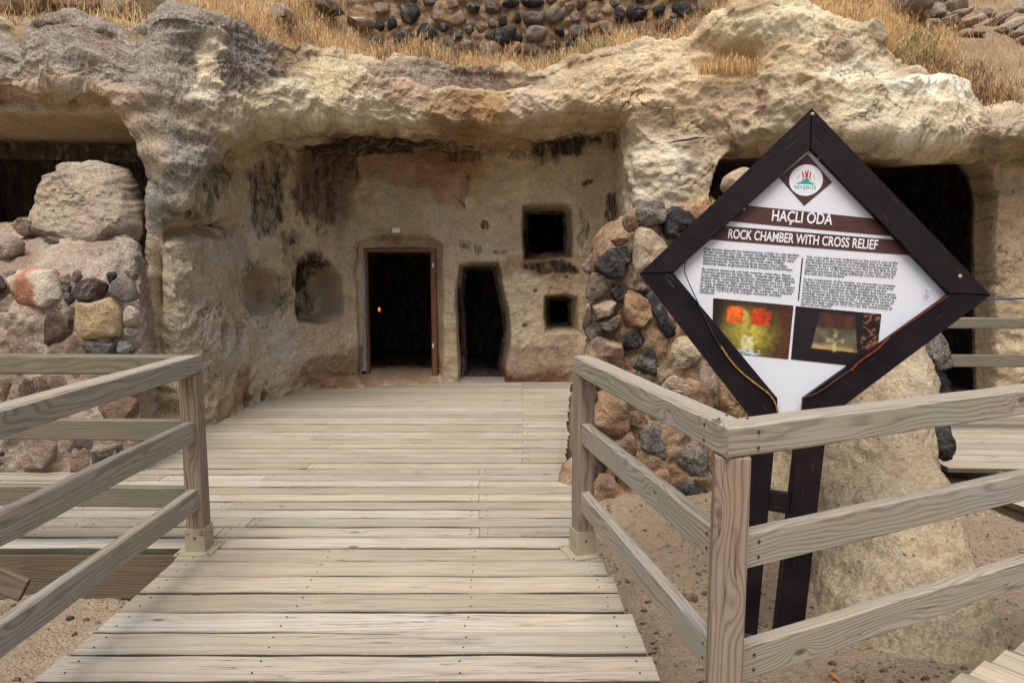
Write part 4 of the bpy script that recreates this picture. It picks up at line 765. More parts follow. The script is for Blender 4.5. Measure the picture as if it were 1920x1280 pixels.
def screws(parent, pts, name='screw', r=.006, m=None, nrm=(0, -1, 0)):
    if name == 'screw':
        for p in pts: screws(parent, [p], 'screw ', r, m, nrm)
        return
    name = name.strip()
    V_, F_ = [], []; nr_ = Vector(nrm).normalized(); a = nr_.orthogonal().normalized(); b = nr_.cross(a)
    for p in pts:
        p = Vector(p); k = len(V_); V_ += [tuple(p + (a * math.cos(t_) + b * math.sin(t_)) * r) for t_ in np.arange(6) * math.pi / 3]; V_ += [tuple(p + nr_ * .003 + (a * math.cos(t_) + b * math.sin(t_)) * r * .7) for t_ in np.arange(6) * math.pi / 3]
        F_ += [tuple(k + 6 + i for i in range(6))] + [(k + i, k + (i + 1) % 6, k + 6 + (i + 1) % 6, k + 6 + i) for i in range(6)]
    return mesh_obj(name, V_, F_, m or NAIL, parent=parent, smooth=False)

# ---- the deck
dk = empty('boardwalk', (-.6, 4, 0), kind='structure', label='weathered timber boardwalk leading to the rock-cut rooms')
nails = []
def plank(x0, x1, y0, y1, ze=0, sk=0, par=None, m=None):
    if x1 - x0 < .1: return
    dz = rnd.uniform(-.002, .002) + ze; yc = (y0 + y1) / 2 + rnd.uniform(-.002, .002)
    beam('plank', (x0, yc - sk, dz - .02), (x1, yc + sk, dz - .02 + rnd.uniform(-.002, .002)), (y1 - y0) - rnd.uniform(.010, .019), .04, m or DECKW, par or dk, wob=.0030, ch=.0055, seg=max(3, int((x1 - x0) / .10)))
    return dz
def redge(Y): return float(np.interp(Y, [-2, 2.354, 3.415, 3.6, 5.0, 5.6, 8.9, 9.4], [.93, .572, .485, .47, .43, .47, .80, .85]))
y = 3.575
while y > -1.4:   # ramp, wider boards
    pw = rnd.choice([.172, .176, .18, .17])
    z = plank(-1.80 + rnd.uniform(-.012, .012), redge(y - pw / 2) + rnd.uniform(-.010, .010), y - pw, y, sk=rnd.uniform(-.003, .003))
    if y > 1.8:
        for xx in (-1.72, -1.0, -.2, redge(y) - .07):
            for q in (.28, .72): nails.append((xx + rnd.uniform(-.01, .01), y - pw * q, .0015 + z))
    y -= pw
y = 3.58; k = 0
while y < 9.45:
    pw = .148; yc = y + pw / 2; xl = -5.6 if y < 5.1 else (-3.6 if y < 7.6 else -3.2 if y < 8.4 else -2.6)
    cuts = [xl]
    if xl < -4: cuts.append(-3.1 + (k % 3) * .25)
    if k % 2 == 0 or y < 3.8: cuts.append(-1.85 + (k % 4) * .12) if y < 6 and k % 3 else None
    if k % 2: cuts.append(-.052 * y if y < 5.2 else .016 * y)
    cuts.append(redge(yc) + rnd.uniform(-.02, .02)); cuts = sorted(cuts)
    for a, b in zip(cuts[:-1], cuts[1:]):
        z = plank(a + .0015, b - .0015, y, y + pw)
        if z is not None and y < 6.5:
            for xx in (a + .05, b - .05):
                for q in (.25, .75): nails.append((xx, y + pw * q, .0015 + z))
    y += pw; k += 1
screws(dk, nails, name='nail', r=.0042, nrm=(0, 0, 1))['kind'] = 'stuff'
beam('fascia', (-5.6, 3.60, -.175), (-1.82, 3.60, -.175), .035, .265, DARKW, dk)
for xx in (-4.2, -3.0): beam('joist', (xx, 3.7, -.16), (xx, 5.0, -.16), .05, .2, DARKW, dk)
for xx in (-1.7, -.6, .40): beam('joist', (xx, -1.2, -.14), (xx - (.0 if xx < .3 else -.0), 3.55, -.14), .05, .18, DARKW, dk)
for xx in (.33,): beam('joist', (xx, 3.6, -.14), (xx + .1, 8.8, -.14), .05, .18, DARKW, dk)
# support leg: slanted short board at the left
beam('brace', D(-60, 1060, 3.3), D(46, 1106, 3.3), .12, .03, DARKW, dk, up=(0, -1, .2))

# ---- railings
RT = 1.085
def rail_set(root, a, b, cutA=None, cutB=None, ext0=0, ext1=0, m=RAILW, inset=.045, top=True):
    a, b = np.array(a, float), np.array(b, float); u = (b - a) / np.linalg.norm(b - a)
    if top: beam('top_rail', (*(a - u * ext0), RT - .05), (*(b + u * ext1), RT - .05), .092, .10, m, root, cut0=cutA, cut1=cutB, ch=.008, wob=.003)
    for z in (.675, .30):
        beam('mid_rail' if z > .5 else 'bottom_rail', (*(a + u * inset), z), (*(b - u * inset), z), .05, .115, m, root, ch=.006, wob=.0028)
def post(root, p, ang, h0=0.0, bracket=True, wd=.095, m=POSTW):
    ux, uy = math.cos(ang), math.sin(ang)
    po = beam('post', (p[0], p[1], h0 + .02), (p[0], p[1], RT - .10), wd, wd, m, root, up=(ux, uy, 0), ch=.006, wob=.002)
    if bracket:
        beam('bracket', (p[0], p[1], .006), (p[0], p[1], .135), wd + .014, wd + .014, METAL, root, up=(ux, uy, 0), ch=.003, wob=0)
        beam('base_plate', (p[0], p[1], -.001), (p[0], p[1], .006), .20, .20, METAL, root, up=(ux, uy, 0), ch=.002, wob=0)
        n_ = Vector((uy, -ux, 0)) if False else None
        pts = []
        for sx in (-.082, .082):
            for sy in (-.082, .082): pts.append((p[0] + sx * ux - sy * uy, p[1] + sx * uy + sy * ux, .0062))
        screws(root, pts, nrm=(0, 0, 1), r=.007)
        f_ = Vector((uy, -ux, 0)); f_ = f_ if f_.y < 0 else -f_
        screws(root, [Vector((p[0], p[1], .085)) + f_ * (wd / 2 + .0078)], nrm=f_, r=.007)
L0 = np.array([-1.735, 3.56]); L1 = np.array([-1.76, .2]); L2 = np.array([-4.6, 3.66])
lr = empty('railing', (-1.75, 3.5, 0), label='weathered timber railing along the left side of the boardwalk', cat='railing')
bis = lambda c, d1, d2: ((c[0], c[1], RT), tuple(np.append((np.array(d1) / np.linalg.norm(d1) + np.array(d2) / np.linalg.norm(d2)), 0)))
cp = bis(L0, L0 - L1, L2 - L0)
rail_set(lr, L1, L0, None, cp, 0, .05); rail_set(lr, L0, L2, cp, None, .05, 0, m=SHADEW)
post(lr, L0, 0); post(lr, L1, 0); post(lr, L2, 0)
screws(lr, [(L0[0] - .02, L0[1] - .03, RT + .001), (L0[0] + .02, L0[1] + .01, RT + .001)], nrm=(0, 0, 1), r=.004)
R0 = np.array([.385, 3.52]); R1 = np.array([.672, 1.99]); R2 = np.array([2.75, 2.94])
rr_ = empty('railing', (.6, 2.0, -.3), label='weathered timber railing on the right in front of the diamond sign', cat='railing')
cp = bis(R1, R1 - R0, R2 - R1)
rail_set(rr_, R0, R1, None, cp, .045, .05); rail_set(rr_, R1, R2, cp, None, .05, 0)
ang = math.atan2(R0[1] - R1[1], R0[0] - R1[0])
post(rr_, R0, ang + math.pi / 2 + .1); post(rr_, R1, -.20, h0=-.38, bracket=False, wd=.102); post(rr_, R2, .4, h0=-.35, bracket=False)
u1 = (R0 - R1) / np.linalg.norm(R0 - R1); u2 = (R2 - R1) / np.linalg.norm(R2 - R1)
n1 = np.array([-.98, -.18]); n2 = np.array([u2[1], -u2[0]])
for z in (.675, .30, 1.035):
    e = .026 if z < 1 else .047
    q = R1 + u2 * (.10 if z < 1 else .06) + n2 * e; screws(rr_, [(q[0], q[1], z + .025), (q[0] , q[1], z - .025)], nrm=(*n2, 0), r=.006)
    q = R1 + u1 * .09 + n1 * e; screws(rr_, [(q[0], q[1], z + .025), (q[0], q[1], z - .025)], nrm=(*n1, 0), r=.006)
screws(rr_, [(R1[0] - .03, R1[1] + .04, RT + .001), (R1[0] + .06, R1[1] + .045, RT + .001), (R1[0] + .01, R1[1] + .09, RT + .001)], nrm=(0, 0, 1), r=.005)

# ---- far right walkway and its railing
fw = empty('far_boardwalk', (4.5, 6.2, 0), kind='structure', label='second boardwalk before the right cave')
for i in range(16):
    y0 = 5.05 + i * .19; beam('plank', (3.42, y0 + .12, -.02), (7.2, y0 - .06, -.02), .178, .04, DECKW, fw, wob=.002, ch=.004)
e0, e1 = G(1770, 846), G(1940, 894); u_ = (e1 - e0) / np.linalg.norm(e1 - e0)
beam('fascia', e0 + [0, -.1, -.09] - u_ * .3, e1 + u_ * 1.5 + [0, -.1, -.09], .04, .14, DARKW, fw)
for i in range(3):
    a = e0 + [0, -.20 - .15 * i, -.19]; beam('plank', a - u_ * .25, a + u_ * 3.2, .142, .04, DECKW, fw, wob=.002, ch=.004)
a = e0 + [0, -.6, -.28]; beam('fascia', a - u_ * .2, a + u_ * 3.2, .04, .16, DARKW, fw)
fr = empty('railing', (4.6, 6.3, 0), label='distant timber railing in front of the dark cave at the right edge', cat='railing')
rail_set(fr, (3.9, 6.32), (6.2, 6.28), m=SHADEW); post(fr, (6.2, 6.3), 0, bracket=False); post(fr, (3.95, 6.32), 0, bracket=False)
# blue hose along the cave
def tube(name, pts, r, m, parent=None, n=6, **k):
    pts = np.asarray(pts, float); tt_ = np.linspace(0, len(pts) - 1, (len(pts) - 1) * 6 + 1); C = catmull(np.arange(len(pts), dtype=float), pts, tt_)
    tg = np.gradient(C, axis=0); tg /= np.linalg.norm(tg, axis=1)[:, None]; rf = np.array([0, 0, 1.0]) if abs(tg[0][2]) < .9 else np.array([1.0, 0, 0])
    a = np.cross(tg, rf); a /= np.linalg.norm(a, axis=1)[:, None]; b = np.cross(tg, a); an = np.arange(n) * 2 * math.pi / n
    A = C[:, None] + r * (np.cos(an)[None, :, None] * a[:, None] + np.sin(an)[None, :, None] * b[:, None])
    return mesh_obj(name, A.reshape(-1, 3), quads(len(C), n, wrap=True), m, parent=parent, **k)
setp(tube('hose', [D(1835, 560, 8.2), D(1860, 561, 8.15), D(1900, 560, 8.1), D(1960, 559, 8.1)], .012, BLUEC), 'thin dark blue hose stretched across the pillar of the right cave', 'hose')
# lower right deck corner
e0, e1 = G(1775, 1280), G(1920, 1204); u_ = (e1 - e0)[:2] / np.linalg.norm((e1 - e0)[:2]); v_ = np.array([u_[1], -u_[0]])
nd = empty('near_platform', (*(e1[:2] + v_ * .5), 0), kind='structure', label='corner of a timber platform at the lower right')
for i in range(9):
    a = e0[:2] + u_ * (-.45 + i * .165); b = a + v_ * 1.5 + u_ * .2
    beam('plank', (*a, -.02), (*b, -.02), .158, .04, DECKW, nd, wob=.002, ch=.004)
beam('fascia', (*(e0[:2] - u_ * .5 + v_ * .03), -.12), (*(e1[:2] + u_ * .8 + v_ * .03), -.12), .03, .15, DARKW, nd)
# scrap of orange wood on the sand
o = beam('wood_chip', G(1552, 1256, -.285), G(1590, 1290, -.285), .012, .006, simple('orange_splinter', (.45, .16, .04), .7, .2), None, wob=0, ch=.001); setp(o, 'thin orange splinter of wood on the sand below the right railing', 'splinter')

# ================================================================== DOOR FRAME, PLAQUE, LAMP
df = empty('door_frame', D(748, 700, 9.05), label='reddish wooden frame lining the main doorway in the back wall', cat='door frame')
dz0 = D(748, 700, 9.15)[2] - .05; zt = D(748, 472, 9.15)[2]; xl = D(687.5, 580, 9.15)[0]; xr = D(814, 580, 9.15)[0]; yD = 9.17
beam('jamb', (xl, yD, dz0), (xl, yD, zt), .05, .10, DOORW, df, up=(0, 1, 0)); beam('jamb', (xr, yD, dz0), (xr, yD, zt), .075, .10, DOORW, df, up=(0, 1, 0))
beam('lintel', (xl - .02, yD - .005, zt + .02), (xr + .035, yD - .005, zt + .02), .10, .05, DOORW, df)
for yy in (497, 648):
    p = D(812, yy, yD - .06); beam('hinge', (p[0], p[1], p[2] - .03), (p[0], p[1], p[2] + .03), .02, .014, PLASTIC, df, up=(0, 1, 0), wob=0, ch=.002)
p0 = D(678, 485, 9.1); p1 = D(676, 695, 9.1); setp(beam('plaster_jamb', (p0[0] - .005, 9.13, p1[2]), (p0[0] - .005, 9.13, p0[2]), .085, .12, GREYPL, None, up=(0, 1, 0), wob=.003), 'narrow grey plastered strip left of the wooden door frame', 'jamb')
p = D(743, 432, 8.98); setp(beam('plaque', (p[0] - .05, p[1], p[2]), (p[0] + .05, p[1], p[2]), .012, .062, PLASTIC, None, wob=0, ch=.002), 'small white plaque on the rock above the main doorway', 'plaque')
# wall lamp inside
lp = empty('wall_lamp', D(711, 590, 12.4), label='small orange lamp glowing in the dark behind the main doorway', cat='lamp')
c = D(711, 580, 12.4)
def ball(name, c, r, m, parent, sz=1.0):
    la = np.linspace(-math.pi / 2, math.pi / 2, 9); lo = np.arange(12) * math.pi / 6
    A = np.stack([np.cos(la)[:, None] * np.cos(lo)[None], np.cos(la)[:, None] * np.sin(lo)[None], np.sin(la)[:, None] * sz * np.ones((1, 12))], -1) * r + np.array(c)
    return mesh_obj(name, A.reshape(-1, 3), quads(9, 12, wrap=True), m, parent=parent)
ball('bulb', c, .026, simple('lamp_glow', (1.0, .20, .02), .5, .2, 0, emis=.8, bumpd=0), lp, 1.7)
beam('holder', c + [0, .06, -.14], c + [0, .06, -.06], .05, .05, CABLE, lp, up=(0, 1, 0)); beam('back_plate', c + [0, .12, -.12], c + [0, .12, .05], .09, .02, CABLE, lp, up=(0, 1, 0))

# ================================================================== THE SIGN
SCt = Vector((1.43087549, 3.34907954, 1.47418302)); a_, b__, g_ = -0.23399825, -0.11039402, 0.0794361
SM = Matrix.Translation(SCt) @ Matrix.Rotation(a_, 4, 'Z') @ Matrix.Rotation(b__, 4, 'X') @ Matrix.Rotation(g_, 4, 'Y')
sg = bpy.data.objects.new('information_sign', None); COL.objects.link(sg); sg.matrix_world = SM; WM[sg.name] = SM
setp(sg, 'tilted diamond shaped information sign on two dark posts beside the boardwalk', 'sign')
def slocal(name, V_, F_, m, parent=None, **k):
    me = bpy.data.meshes.new(name); me.from_pydata([tuple(map(float, v)) for v in V_], [], F_); me.materials.append(m)
    o = bpy.data.objects.new(name, me); COL.objects.link(o); o.parent = parent or sg; return setp(o, **k)
def sback(x, y):
    r = Vector(ray(x, y)); o = Vector((0, 0, EYE)); R3 = SM.to_3x3(); nn = R3.col[1]; t_ = nn.dot(SCt - o) / nn.dot(r); q = R3.transposed() @ (o + r * t_ - SCt); return (q.x, q.z)
def sboard(name, poly, y0, y1, m, bev=.006, grain=None):
    # polygon prism with a chamfered front edge; mesh x axis runs along the board for the grain
    n = len(poly); c = np.mean(poly, 0); pi = [tuple(np.array(p) + (c - np.array(p)) / np.linalg.norm(c - np.array(p)) * bev) for p in poly]
    V_ = [(p[0], y0, p[1]) for p in pi] + [(p[0], y0 + bev, p[1]) for p in poly] + [(p[0], y1, p[1]) for p in poly]
    F_ = [tuple(range(n))] + [(n + i, n + (i + 1) % n, (i + 1) % n, i) for i in range(n)] + [(2 * n + i, 2 * n + (i + 1) % n, n + (i + 1) % n, n + i) for i in range(n)] + [tuple(reversed(range(2 * n, 3 * n)))]
    if grain is None: grain = 0
    R = Matrix.Rotation(-grain, 4, 'Y'); Ri = R.inverted(); V_ = [Ri @ Vector(v) for v in V_]
    me = bpy.data.meshes.new(name); me.from_pydata([tuple(v) for v in V_], [], F_); me.materials.append(m); me.validate()
    o = bpy.data.objects.new(name, me); COL.objects.link(o); o.parent = sg; o.matrix_basis = R; return o
import itertools
oL, oT, oR = sback(1200, 515), sback(1518, 210), sback(1848, 555)
iL, iT, iR = sback(1262, 513), sback(1515, 283), sback(1772, 552)
eL0, eL1, eL2 = sback(1405, 780), sback(1455, 784), sback(1455, 745)
eR0, eR1, eR2 = sback(1560, 772), sback(1500, 778), sback(1503, 744)
FY0, FY1 = -.055, .045
sboard('frame_board', [oL, iL, iT, oT], FY0, FY1, SIGNW, grain=.78); sboard('frame_board', [oT, iT, iR, oR], FY0 - .001, FY1, SIGNW, grain=-.78)
sboard('frame_board', [oL, eL0, eL1, eL2, iL], FY0 + .001, FY1, SIGNW, grain=-.78); sboard('frame_board', [iR, eR2, eR1, eR0, oR], FY0, FY1, SIGNW, grain=.78)
sboard('post', [(-.160, -.66), (-.034, -.66), (-.010, -1.95), (-.136, -1.95)], FY0 + .012, FY1 + .03, SIGNW, grain=1.57)
sboard('post', [(.074, -.64), (.198, -.64), (.198, -1.95), (.074, -1.95)], FY0 + .010, FY1 + .03, SIGNW, grain=1.57)
sboard('crossbar', [(-.03, -1.05), (.08, -1.05), (.08, -1.15), (-.03, -1.15)], FY0 + .04, FY1, SIGNW)
PY = -.012
slocal('panel', [(iL[0] - .05, PY, iL[1]), (-.02, PY, -.73), (.09, PY, -.70), (iR[0] + .05, PY, iR[1]), (iT[0], PY, iT[1] + .05)] + [(iL[0] - .05, PY + .012, iL[1]), (-.02, PY + .012, -.73), (.09, PY + .012, -.70), (iR[0] + .05, PY + .012, iR[1]), (iT[0], PY + .012, iT[1] + .05)], [(0, 1, 2, 3, 4), (9, 8, 7, 6, 5)] + [(i, i + 5, (i + 1) % 5 + 5, (i + 1) % 5) for i in range(5)], PANEL)
def flat(name, poly, m, lift=.002, y=None):
    yy = PY - lift if y is None else y
    return slocal(name, [(p[0], yy, p[1]) for p in poly], [tuple(range(len(poly)))], m)
flat('heading_band', [(-.28, .372), (.31, .342), (.405, .262), (-.385, .288)], BROWN)
flat('heading_band', [(-.40, .262), (.42, .246), (.485, .176), (-.462, .188)], BROWN)
flat('emblem_diamond', [(-.024, .642), (-.146, .520), (-.013, .386), (.104, .509)], BROWN)
ec = (-.018, .513); flat('emblem_disc', [(ec[0] + .078 * math.cos(t_), ec[1] + .078 * math.sin(t_)) for t_ in np.arange(40) * math.pi / 20], WHITEP, .003)
def text(name, s, x0, x1, ztop_, m, size=None, bold=.0, lift=.0035, parent=None, height=None, line=1.0, zbot=None, rot=0.0):
    cu = bpy.data.curves.new(name, 'FONT'); cu.body = s; cu.size = 1; cu.space_line = line; cu.resolution_u = 2 if len(s) > 60 else 5; cu.offset = bold
    to = bpy.data.objects.new(name, cu); COL.objects.link(to); dg = bpy.context.evaluated_depsgraph_get(); me = bpy.data.meshes.new_from_object(to.evaluated_get(dg)); me.name = name
    bpy.data.objects.remove(to); n = len(me.vertices); A = np.zeros(n * 3); me.vertices.foreach_get('co', A); A = A.reshape(-1, 3)
    mn, mx_ = A.min(0), A.max(0); sx = (x1 - x0) / (mx_[0] - mn[0]); sz = (ztop_ - zbot) / (mx_[1] - mn[1])
    B = np.zeros_like(A); B[:, 0] = x0 + (A[:, 0] - mn[0]) * sx; B[:, 2] = zbot + (A[:, 1] - mn[1]) * sz; B[:, 1] = PY - lift
    B[:, 2] += (B[:, 0] - x0) * rot
    me.vertices.foreach_set('co', B.ravel()); me.materials.clear(); me.materials.append(m); me.update()
    o = bpy.data.objects.new(name, me); COL.objects.link(o); o.parent = parent or sg; return o
text('heading_text', 'HAÇLI ODA', -.158, .125, .358, WHITEP, bold=.018, zbot=.288, rot=-.01)
text('heading_text', 'ROCK CHAMBER WITH CROSS RELIEF', -.358, .340, .249, WHITEP, bold=.018, zbot=.200, rot=-.012)
text('emblem_text', 'NEVŞEHİR', -.070, .034, .492, TEAL, bold=.012, zbot=.463)
text('emblem_text', 'B E L E D İ Y E S İ', -.066, .030, .460, GREYP, bold=.0, zbot=.449)
TL = """Kaya üzerine işlenmiş haç kabartmasının olduğu bu oda alandaki
en eski yerlerden biri olup, mimari özellikleri bakımından Roma
dönemine tarihlendiği tahmin edilmektedir. Herhangi bir yazılı
kaynak bulunmamasından dolayı dini ritüel odası olduğu
düşünülmektedir. Sonraki zamanlarda etrafına ilave odalar
eklenerek ihtiyaç doğrultusunda farklı amaçlarla kullanılmıştır.

Bu bölümün devamında çok katlı mezarlar, ritüel alanı, Bizans
dönemine tarihlenen bir kaya kilise,  mezarlık alanı gibi yapıların
iç içe olduğu bir kompleks karşımıza çıkmaktadır. Kaya kilisenin
içindeki duvar resimlerinde İncil'den tasvirlerin yanı sıra, Aziz
Antipas ve dönemin diğer azizlerinin tasvirlerinin olması, mimari
ve üslup özellikleri bakımından bu kilisenin Tatlarin 1 no'lu kilise
ile çağdaş olduğunu göstermektedir. Bu sebeple, kaya kilisenin
yapılışı için 1215-1217 tarih aralığını vermemiz mümkün
olmaktadır."""
TR = """This room with a cross embossed on the rock is one of the
oldest places in the area and is estimated that it is dated to
the Roman period in terms of its architectural features. It is
believed to be a religious ritual room due to the lack of any
written sources. In the following times, it has been used for
different purposes by adding additional rooms around it in
line with the requirements.

In the continuation of this section, we encounter a complex
that the structures such as multi-layered graves, ritual area,
a Byzantine period rock-cut church, cemetery area are
intertwined. The depictions of Saint Antipas and other saints
of the period in addition to the biblical depictions on the wall
paintings inside the rock-cut church show that this church is
contemporary with the church No. 1 of Tatlarin in terms of
architectural and stylistic features. Therefore, it is possible
to give the date range of 1215-1217 for the construction of
the rock-cut church."""
text('body_text', TL, -.470, -.012, .146, BLACKP, bold=.022, zbot=-.088, line=.95); text('body_text', TR, .022, .446, .141, BLACKP, bold=.022, zbot=-.106, line=.95)
flat('divider_line', [(.003, .128), (.009, .128), (.012, -.085), (.006, -.085)], BLACKP)
# emblem drawing: red flames, teal hill, side scrolls
def arcshape(pts, w): # tapered stroke polygon
    pts = np.array(pts, float); n = len(pts); tg = np.gradient(pts, axis=0); tg /= np.linalg.norm(tg, axis=1)[:, None]; nn = np.stack([-tg[:, 1], tg[:, 0]], -1)
    ww = np.sin(np.linspace(.05, math.pi - .05, n))[:, None] * w; return [tuple(q) for q in np.concatenate([pts + nn * ww, (pts - nn * ww)[::-1]])]
ex, ez = ec[0], ec[1]
for i, (dx0, dx1, h) in enumerate(((-.004, -.006, .052), (.006, .005, .056), (-.014, -.020, .046), (.016, .018, .046))):
    flat('emblem_flame', arcshape([(ex + dx0 * 1.5, ez - .006), (ex + dx0 * 1.2 - math.copysign(.004, dx0), ez + h * .4), (ex + dx1, ez + h * .75), (ex + dx1 * .9, ez + h)], .0042), REDP, .004)
flat('emblem_hill', [(ex - .05, ez - .019), (ex - .03, ez - .013), (ex - .018, ez - .008), (ex - .013, ez + .006), (ex - .007, ez + .002), (ex, ez + .013), (ex + .006, ez + .003), (ex + .013, ez + .007), (ex + .018, ez - .008), (ex + .032, ez - .013), (ex + .05, ez - .019)], TEAL, .0042)
for sgn in (-1, 1):
    flat('emblem_scroll', arcshape([(ex + sgn * .022, ez - .004), (ex + sgn * .036, ez - .004), (ex + sgn * .041, ez + .009), (ex + sgn * .032, ez + .015), (ex + sgn * .034, ez + .025), (ex + sgn * .024, ez + .03)], .0014), TEAL, .004)
# the two printed photographs
def picture(poly, fun, label):
    p = np.array(poly); n, m_ = 100, 74; u = np.linspace(0, 1, n)[None, :, None]; v = np.linspace(0, 1, m_)[:, None, None]
    A = (p[0] * (1 - u) + p[1] * u) * (1 - v) + (p[3] * (1 - u) + p[2] * u) * v
    Vx = np.zeros((m_, n, 3)); Vx[..., 0] = A[..., 0]; Vx[..., 2] = A[..., 1]; Vx[..., 1] = PY - .0025
    C = fun(np.broadcast_to(u[..., 0], (m_, n)), np.broadcast_to(v[..., 0], (m_, n)))
    o = mesh_obj('photo_print', Vx.reshape(-1, 3), quads(m_, n)[:, ::-1], PRINT, col=np.clip(C, 0, 1).reshape(-1, 3), smooth=False, label=label)
    o.parent = sg; o.matrix_parent_inverse = Matrix.Identity(4); o.matrix_basis = Matrix.Identity(4); return o
def nz2(u, v, f, s): return fbm(np.stack([u * 1.35, v, 0 * u + s], -1), f, 4, s)
def box2(u, v, cx, cy, hx, hy, s=.03, arch=0):
    hy2 = hy; d = np.maximum(np.abs(u - cx) - hx, np.abs(v - cy) - hy2); 
    if arch: d = np.maximum(d, np.sqrt(((u - cx) / hx) ** 2 + np.maximum(cy - hy + hx * 1.1 - v, 0) ** 2 / (hx * 1.1) ** 2) * hx - hx * 1.15)
    return sst(-d / s + .5)
def f1(u, v):
    C = np.ones(u.shape + (3,)) * lin(46, 24, 8); n_ = nz2(u, v, 5, 3)[..., None]
    C = C * (1 + .8 * n_ + .5 * nz2(u, v, 18, 2)[..., None]); k = (sst((u - .7) / .3) * .8)[..., None]; C = C * (1 - k) + np.array(lin(78, 34, 10)) * k
    k = np.exp(-((u - .47) / .26) ** 2 - ((v - .62) / .34) ** 2)[..., None] * (1 + .4 * n_); C = C + (np.array(lin(175, 160, 60)) - C) * np.clip(k, 0, 1)
    k = np.exp(-((u - .2) / .14) ** 2 - ((v - .62) / .2) ** 2)[..., None] * .6; C = C + (np.array(lin(120, 112, 60)) - C) * k
    for cx, c in ((.29, (215, 95, 20)), (.60, (170, 52, 10))):
        k = box2(u, v, cx + .01, .27, .12, .155, .03, 1)[..., None]; C = C + (np.array(lin(*c)) * (1 + .5 * nz2(u, v, 4, 9)[..., None]) - C) * k
    k = box2(u, v, .42, .40, .035, .22, .03)[..., None]; C = C + (np.array(lin(170, 150, 60)) - C) * k
    k = box2(u, v, .46, .78, .075, .14, .03, 1)[..., None]; C = C + (np.array(lin(190, 185, 130)) - C) * k
    k = (box2(u, v, .47, .96, .16, .06, .04) * sst(nz2(u, v * 6, 9, 5) * 3 + .6))[..., None]; C = C + (np.array(lin(175, 195, 205)) - C) * k
    k = box2(u, v, .05, .5, .06, .6, .1)[..., None]; return C * (1 - .7 * k) * (1 + .45 * nz2(u, v, 14, 6)[..., None])
def f2(u, v):
    C = np.ones(u.shape + (3,)) * lin(20, 12, 12); n_ = nz2(u, v, 7, 4)[..., None]
    half = .20 + .09 * v; k = (sst((half - np.abs(u - .50)) / .02 + .5) * sst((v - .04) / .05) * sst((.76 - v) / .02))[..., None]
    t_ = v[..., None]; body = np.array(lin(70, 38, 26)) * (1 - sst((t_ - .30) / .12)) + np.array(lin(88, 82, 62)) * sst((t_ - .30) / .12) * (1 - sst((t_ - .6) / .15)) + np.array(lin(160, 135, 85)) * sst((t_ - .6) / .15)
    C = C + (body * (1 + .5 * n_) - C) * k
    cr = np.maximum(box2(u, v, .50, .58, .022, .2, .02), box2(u, v, .50, .57, .10, .035, .03)); cr = np.maximum(cr, box2(u, v, .5, .40, .03, .03, .02))
    C = C + (np.array(lin(180, 168, 120)) * (1 + .8 * n_) - C) * (cr * .6)[..., None]
    k = (sst((u - .78) / .05) * sst((.75 - v) / .05) * sst((nz2(u, v, 16, 7) - .1) * 5) * .8)[..., None]; return C + (np.array(lin(140, 90, 60)) - C) * k
picture([sback(1337, 559), sback(1487, 573), sback(1477, 673), sback(1334, 658)], f1, 'small printed photo with two orange niches'); picture([sback(1491, 574), sback(1651, 589), sback(1640, 690), sback(1482, 673)], f2, 'small printed photo of a pale cross relief on dark rock')
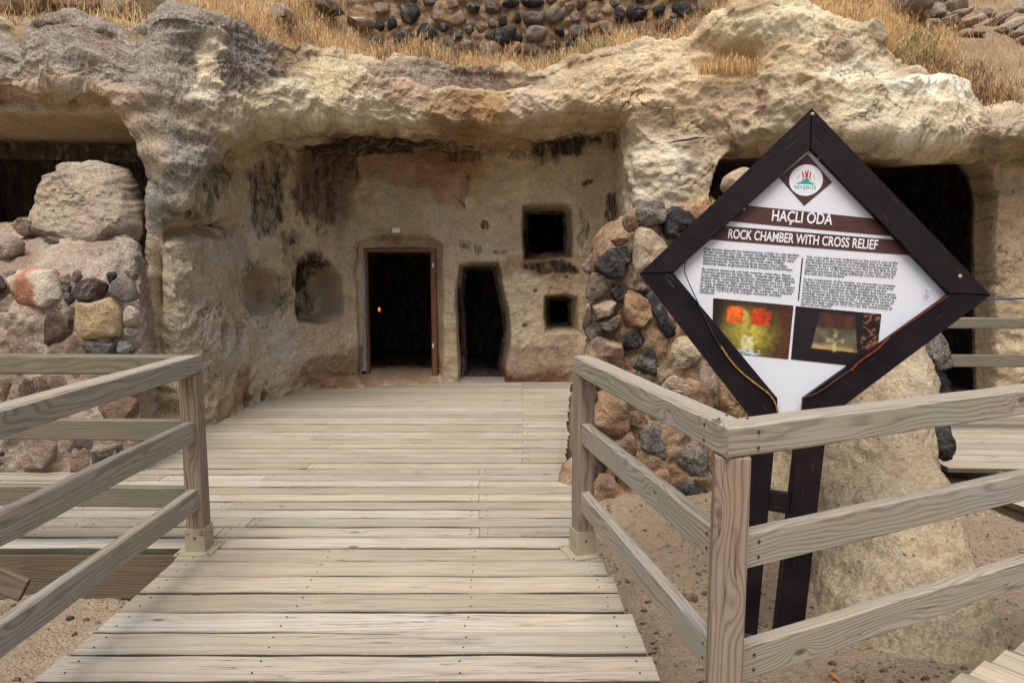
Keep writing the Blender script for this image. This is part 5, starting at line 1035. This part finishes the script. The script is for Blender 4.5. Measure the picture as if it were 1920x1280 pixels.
# peeling LED strips and cable
def strip(name, pts, w, m, y=-.05):
    q = np.array([sback(*p) for p in pts]); tt_ = np.linspace(0, len(q) - 1, len(q) * 6); C = catmull(np.arange(len(q), dtype=float), q, tt_)
    tg = np.gradient(C, axis=0); tg /= np.linalg.norm(tg, axis=1)[:, None]; nn = np.stack([-tg[:, 1], tg[:, 0]], -1) * w / 2
    a, b = C + nn, C - nn; n = len(C); V_ = [(p[0], y, p[1]) for p in a] + [(p[0], y - .003, p[1]) for p in b] + [(p[0], y + .004, p[1]) for p in a] + [(p[0], y + .003, p[1]) for p in b]
    F_ = [(i, i + 1, n + i + 1, n + i) for i in range(n - 1)] + [(2 * n + i, 3 * n + i, 3 * n + i + 1, 2 * n + i + 1) for i in range(n - 1)] + [(i, 2 * n + i, 2 * n + i + 1, i + 1) for i in range(n - 1)]
    return slocal(name, V_, F_, m)
strip('led_strip', [(1350, 648), (1368, 675), (1392, 700), (1420, 722), (1440, 738), (1452, 758), (1456, 778)], .008, YLED, -.062)
strip('led_strip', [(1660, 632), (1640, 652), (1615, 670), (1600, 682), (1590, 694)], .009, RLED, -.062)
strip('led_strip', [(1768, 556), (1720, 590), (1670, 625)], .006, RLED, -.060)
strip('loose_splinter', [(1594, 688), (1560, 712), (1530, 733), (1498, 745)], .006, simple('splinter_brown', (.20, .10, .06), .7, .2), -.062)
strip('cable', [(1286, 488), (1283, 510), (1290, 530), (1300, 552), (1318, 590), (1335, 625), (1352, 655)], .005, CABLE, -.064)
for (x, y_) in ((1288, 486), (1393, 394), (1490, 300), (1534, 300), (1735, 545)):
    q = sback(x, y_); slocal('clip', [(q[0] - .009, -.030, q[1] - .006), (q[0] + .009, -.030, q[1] - .006), (q[0] + .009, -.030, q[1] + .006), (q[0] - .009, -.030, q[1] + .006), (q[0] - .007, -.040, q[1] - .004), (q[0] + .007, -.040, q[1] - .004), (q[0] + .007, -.040, q[1] + .004), (q[0] - .007, -.040, q[1] + .004)], [(4, 5, 6, 7), (0, 1, 5, 4), (1, 2, 6, 5), (2, 3, 7, 6), (3, 0, 4, 7)], GREYP)
for (x, y_) in ((1519, 221), (1791, 520)):
    q = sback(x, y_); n = 10; V_ = [(q[0] + r_ * math.cos(k_ * .628), yy, q[1] + r_ * math.sin(k_ * .628)) for r_, yy in ((.009, -.0565), (.004, -.060)) for k_ in range(n)]
    slocal('bolt', V_, [(i, (i + 1) % n, n + (i + 1) % n, n + i) for i in range(n)] + [tuple(range(n, 2 * n))], METAL)
for o in bpy.data.objects:
    if '_l' in o: del o['_l']
SC.cycles.max_bounces = 8
